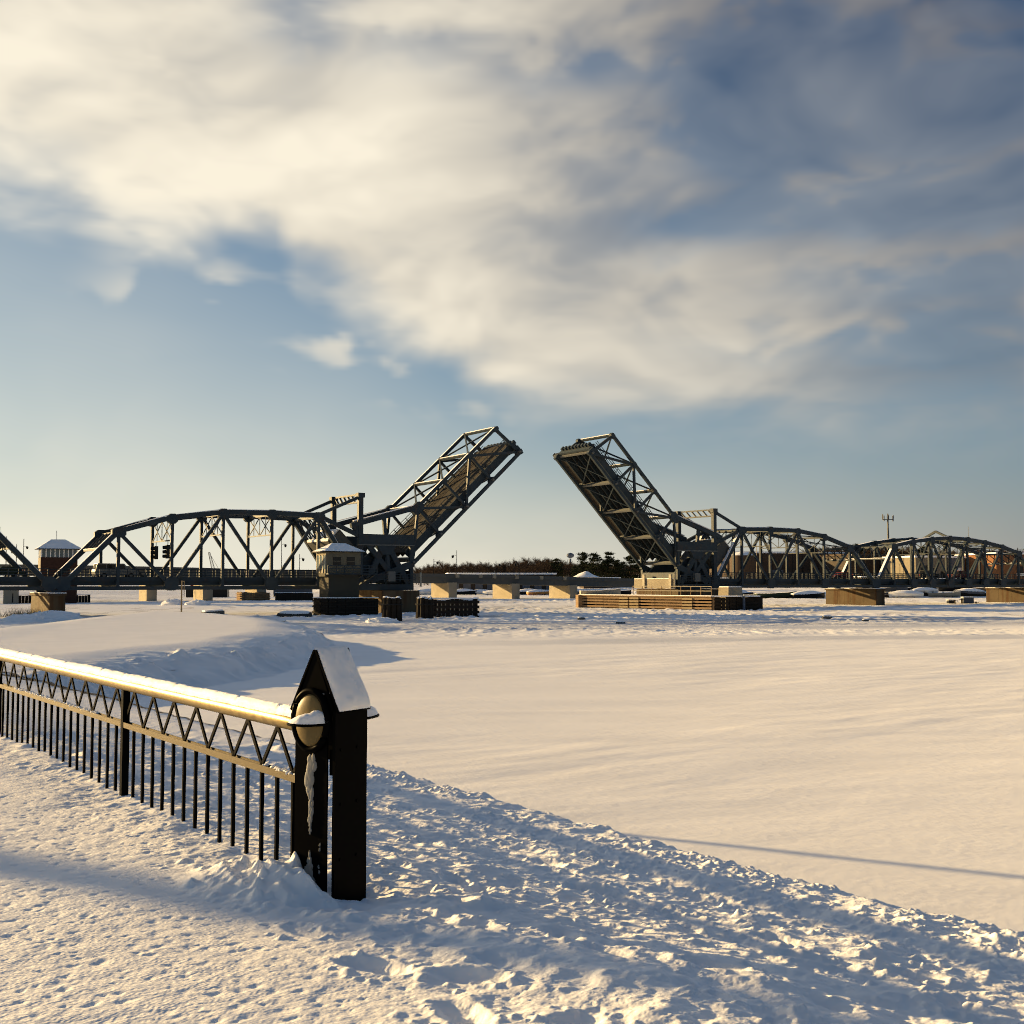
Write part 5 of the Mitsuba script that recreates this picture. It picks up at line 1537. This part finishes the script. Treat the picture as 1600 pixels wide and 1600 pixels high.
ra = part(py, "roof_plate", slope(AX, 1.265, 0.375, 0.925, 0.012, 0.142), "black_paint")
rb = part(py, "roof_plate", slope(AX - 0.004, 1.265, -0.022, 0.925, 0.012, 0.142), "black_paint")
part(ra, "snow_cap", snow_slab(AX - 0.010, 1.283, 0.386, 0.935, 0.134, 0.056, 1), "snow_near", True, label="thick rounded snow on the water-side roof slope")
part(rb, "snow_cap", snow_slab(AX - 0.005, 1.285, -0.030, 0.938, 0.130, 0.014, 2), "snow_near", True)
LC, LZ = 0.160, 0.880
for sgn, nm in ((-1, "walkway"), (1, "water")):
    base = 0.0 if sgn < 0 else DEEP
    ring = []
    for a in np.linspace(0, 2 * math.pi, 49):
        ring.append(PP(LC + 0.140 * math.cos(a), base + sgn * 0.012, LZ + 0.163 * math.sin(a)))
    rg = part(py, "lens_ring", tube(ring, 0.021, 10, False), "black_paint", True)
    back_disc = prism([(LC + 0.142 * math.cos(a), LZ + 0.166 * math.sin(a)) for a in np.linspace(0, 2 * math.pi, 41)[:-1]], PP(0, base + sgn * 0.001, 0), PD * SX, UPZ, PN * sgn * 0.011)
    part(rg, "backing", back_disc, "black_paint", 40)
    nr, na = 12, 48
    v, f = [PP(LC, base + sgn * 0.054, LZ)], []
    for j in range(1, nr + 1):
        t_ = j / nr * math.pi / 2
        for a in np.arange(na) * 2 * math.pi / na:
            v.append(PP(LC + 0.124 * math.sin(t_) * math.cos(a), base + sgn * (0.014 + 0.040 * math.cos(t_)), LZ + 0.147 * math.sin(t_) * math.sin(a)))
    for a in range(na):
        f.append([0, 1 + a, 1 + (a + 1) % na])
        for j in range(nr - 1):
            p, q = 1 + j * na + a, 1 + j * na + (a + 1) % na
            f += [[p, p + na, q + na], [p, q + na, q]]
    part(py, "lens", (np.array(v), np.array(f)), "lens_cream", True, label="round cream lamp lens" if sgn < 0 else None)
    out = 0.150 if sgn < 0 else 0.28
    half = [(LC + 0.155 * math.cos(a), out * math.sin(a)) for a in np.linspace(0, math.pi, 25)]
    vz = LZ - 0.022
    vis = part(py, "visor", prism(half, PP(0, base, vz), PD * SX, PN * sgn, V(0, 0, 0.009)), "black_paint")
    nu, nw = 30, 14
    u, w = np.meshgrid(np.linspace(0, math.pi, nu), np.linspace(0, 1, nw), indexing="ij")
    hh = 0.072 * (1 - w ** 5) ** 0.6 * (0.62 + 0.38 * np.cos(u)) * (1 + 0.4 * (nz(u * 2, w * 3, 5 + sgn, 3, 81) - 0.5)) + 0.004
    s = LC + 0.146 * w * np.cos(u)
    rr = base + sgn * ((out - 0.012) * w * np.sin(u) + 0.002)
    v = np.stack([PO[0] + s * SX * PD[0] + rr * PN[0], PO[1] + s * SX * PD[1] + rr * PN[1], vz + 0.0095 + hh], -1).reshape(-1, 3)
    i = (np.arange(nu - 1)[:, None] * nw + np.arange(nw - 1)[None]).ravel()
    part(vis, "snow_cap", (v, np.vstack([np.stack([i, i + 1, i + nw + 1], 1), np.stack([i, i + nw + 1, i + nw], 1)])), "snow_near", True)


def smear(path, n, seed):
    """Snow stuck to the front plate, coloured grey for its shade: flattened blobs that run together."""
    rg_ = np.random.default_rng(seed)
    m = trimesh.creation.icosphere(2, 1.0)
    path = np.array(path, float)
    ms = []
    for k in range(n):
        t_ = rg_.uniform(0, len(path) - 1.001)
        i_ = int(t_)
        x, z, w_ = path[i_] + (path[i_ + 1] - path[i_]) * (t_ - i_)
        a, b = w_ * rg_.uniform(0.35, 0.8), w_ * rg_.uniform(0.5, 1.4)
        v = m.vertices * (1 + rg_.normal(0, 0.06, (len(m.vertices), 1))) * V(a, 0.006, b)
        x += rg_.normal(0, w_ * 0.35)
        ms.append((np.array([PP(x + q[0], -0.001 + q[1], z + q[2]) for q in v]), m.faces))
    part(py, "snow_streak", cat(ms), "snow_shaded", True)


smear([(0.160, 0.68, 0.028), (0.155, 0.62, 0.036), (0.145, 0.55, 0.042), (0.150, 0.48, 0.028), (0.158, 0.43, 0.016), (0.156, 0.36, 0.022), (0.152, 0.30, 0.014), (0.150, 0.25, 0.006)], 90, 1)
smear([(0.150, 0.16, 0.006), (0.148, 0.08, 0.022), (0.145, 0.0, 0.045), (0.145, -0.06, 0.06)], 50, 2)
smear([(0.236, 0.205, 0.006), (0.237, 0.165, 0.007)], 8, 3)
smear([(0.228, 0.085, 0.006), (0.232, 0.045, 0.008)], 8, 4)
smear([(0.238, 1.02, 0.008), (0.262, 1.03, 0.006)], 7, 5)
for z in (0.12, 0.42, 0.72):
    for s_, r_ in ((0.3575, 0.05), (0.3575, 0.19)):
        part(py, "bolt", tube([PP(s_, r_, z), PP(s_ + 0.006, r_, z)], 0.009, 8), "black_paint", 40)

# ------------------------------------------------------------------ small things on the jetty and the ice
sp = thing("sign_post", "weathered wooden sign post standing on the snowy jetty before the left span", "sign post")
x, y = bearing(285, 92), 92.0
z = jetty_z(x, y)
part(sp, "post", bar(V(x, y, z - 0.4), V(x, y, height(907, y)), 0.11, 0.11), "sign_wood")
part(sp, "side_board", bar(V(x + 0.20, y - 0.03, height(932, y)), V(x + 0.20, y - 0.03, height(908, y)), 0.09, 0.05), "sign_wood")
part(sp, "brace", bar(V(x, y - 0.06, height(908.5, y)), V(x + 0.24, y - 0.06, height(908.5, y)), 0.05, 0.08), "sign_wood")


def rock(label, x, y, z, r, seed, m="rock_dark", snow=True):
    t = thing("rock", label, "rock")
    g = trimesh.creation.icosphere(3, 1.0)
    v = g.vertices
    v = v * (0.75 + 0.5 * meshkit.fbm(v * 1.3 + seed * 7, 3, seed))[:, None]
    v = np.sign(v) * np.abs(v) ** 0.85
    part(t, "stone", (v * np.asarray(r) + V(x, y, z), g.faces), m, 25)
    if snow:
        w = v * np.asarray(r) * V(0.86, 0.86, 0.5) + V(x, y, z + r[2] * 0.60)
        part(t, "snow_cap", (w, g.faces), "snow_cap", True)


rock("small dark stone on the flat top of the jetty", bearing(352, 90), 90.0, jetty_z(bearing(352, 90), 90.0), (0.40, 0.3, 0.2), 4)
bl = thing("concrete_block", "half-buried grey concrete slab on the jetty below the sign post", "concrete block")
x, y = bearing(336, 90), 90.0
z = jetty_z(x, y)
part(bl, "slab", bar(V(x - 0.75, y - 0.4, z + 0.05), V(x + 0.6, y + 0.3, z + 0.12), 1.2, 0.55, w2=1.1, h2=0.6), "concrete_grey")
part(bl, "snow_cap", bar(V(x - 0.7, y - 0.38, z + 0.38), V(x + 0.5, y + 0.27, z + 0.46), 1.0, 0.14), "snow_cap")
for lab, px, py_, r, sd in (("low dark heap of rubble ice left of the house fender", 462, 963.5, (2.2, 1.2, 0.65), 5), ("flat dark ice lump in the middle of the left channel band", 437, 974, (0.9, 0.6, 0.3), 6),
                            ("tilted ice lump on the grey band right of mid picture", 1290, 967, (0.6, 0.4, 0.4), 7), ("ice lump on the grey band below the ribbed fender's left end", 908, 968, (0.45, 0.35, 0.28), 8),
                            ("dark ice lump on the grey band below the ribbed fender", 969, 974, (0.5, 0.35, 0.22), 9), ("small ice lump right of the tilted one", 1350, 970.5, (0.35, 0.3, 0.2), 10)):
    p = ground(px, py_)
    rock(lab, p[0], p[1], ICE + 0.05, r, sd, "rock_dark" if sd < 7 else "concrete_grey", True)


def mound(label, p, r, h, seed):
    t = thing("snow_drift", label, "snow drift", "snow drifts on the ice")
    g = trimesh.creation.icosphere(4, 1.0)
    v = g.vertices * (0.85 + 0.4 * meshkit.fbm(g.vertices * 2.2 + seed, 4, seed))[:, None]
    part(t, "heap", (v * np.asarray([r[0], r[1], h]) + V(p[0], p[1], ICE - 0.05), g.faces), "snow_cap", True)
    q = v[::7] * np.asarray([r[0], r[1], h]) * 1.0 + V(p[0], p[1], ICE)
    m = trimesh.creation.icosphere(1, 1.0)
    rg_ = np.random.default_rng(seed)
    part(t, "crumbs", cat([(m.vertices * rg_.uniform(0.08, 0.2) + c_, m.faces) for c_ in q[rg_.integers(0, len(q), 25)]]), "snow_cap", True, stuff=True)


mound("snow drift heaped at the foot of the rust streaked left pier", ground(84, 969), (3.6, 1.6), 1.0, 1)
mound("snow drift with dry brush left of the rust streaked pier", ground(44, 971), (2.6, 1.5), 0.75, 2)
mound("snow heap at the foot of the nearest pile dolphin", ground(598, 972.5), (1.7, 1.0), 0.55, 3)
mound("small pointed snow pile far out left of the sign post", V(bearing(274, 215), 215, 0), (2.2, 1.5), 1.1, 4)
mound("small pointed snow pile far out right of the sign post", V(bearing(310, 212), 212, 0), (2.2, 1.5), 1.0, 5)
t = thing("brush", "dry brown brush sticking out of the drift by the left pier", "brush")
p = ground(42, 969)
for k in range(5):
    ms = []
    for j in range(60):
        a = rng.uniform(0, 6.28)
        q = p + V(rng.normal(0, 1.3), rng.normal(0, 0.5), ICE + 0.4)
        e = q + V(math.cos(a) * 0.5, math.sin(a) * 0.4, rng.uniform(0.4, 1.2))
        s_ = V(0.02, 0.01, 0)
        ms.append((np.array([q - s_, q + s_, e]), np.array([[0, 1, 2]])))
    part(t, "twig_clump", cat(ms), "brush_dry", stuff=True)

# a promenade lamp post and a tall tree beyond the left edge of the picture; their shadows cross the snow
t = thing("lamp_post", "promenade lamp post at the shore left of the picture", "lamp post")
x, y, h, r = -22.75, 32.8, 8.0, 0.08
part(t, "pole", tube([V(x, y, -0.3), V(x, y, h)], [r * 1.2, r], 12), "dark_paint", 40)
part(t, "lantern", tube([V(x, y, h + 0.004), V(x, y, h + 0.25), V(x, y, h + 0.6), V(x, y, h + 0.7)], [0.1, 0.24, 0.2, 0.04], 10), "dark_paint", 40)
t = thing("pine_tree", "tall pine with a long bare trunk standing inland left of the picture", "tree")
x, y = -41.6, 27.5
part(t, "trunk", tube([V(x, y, -0.4), V(x + 0.15, y, 6), V(x, y + 0.1, 13)], [0.34, 0.29, 0.24], 12), "bark", 60)
part(t, "crown", PINE[1][1], None, to_world=T().translate([x, y, 10.5]).scale([1.0, 1.0, 0.9]))
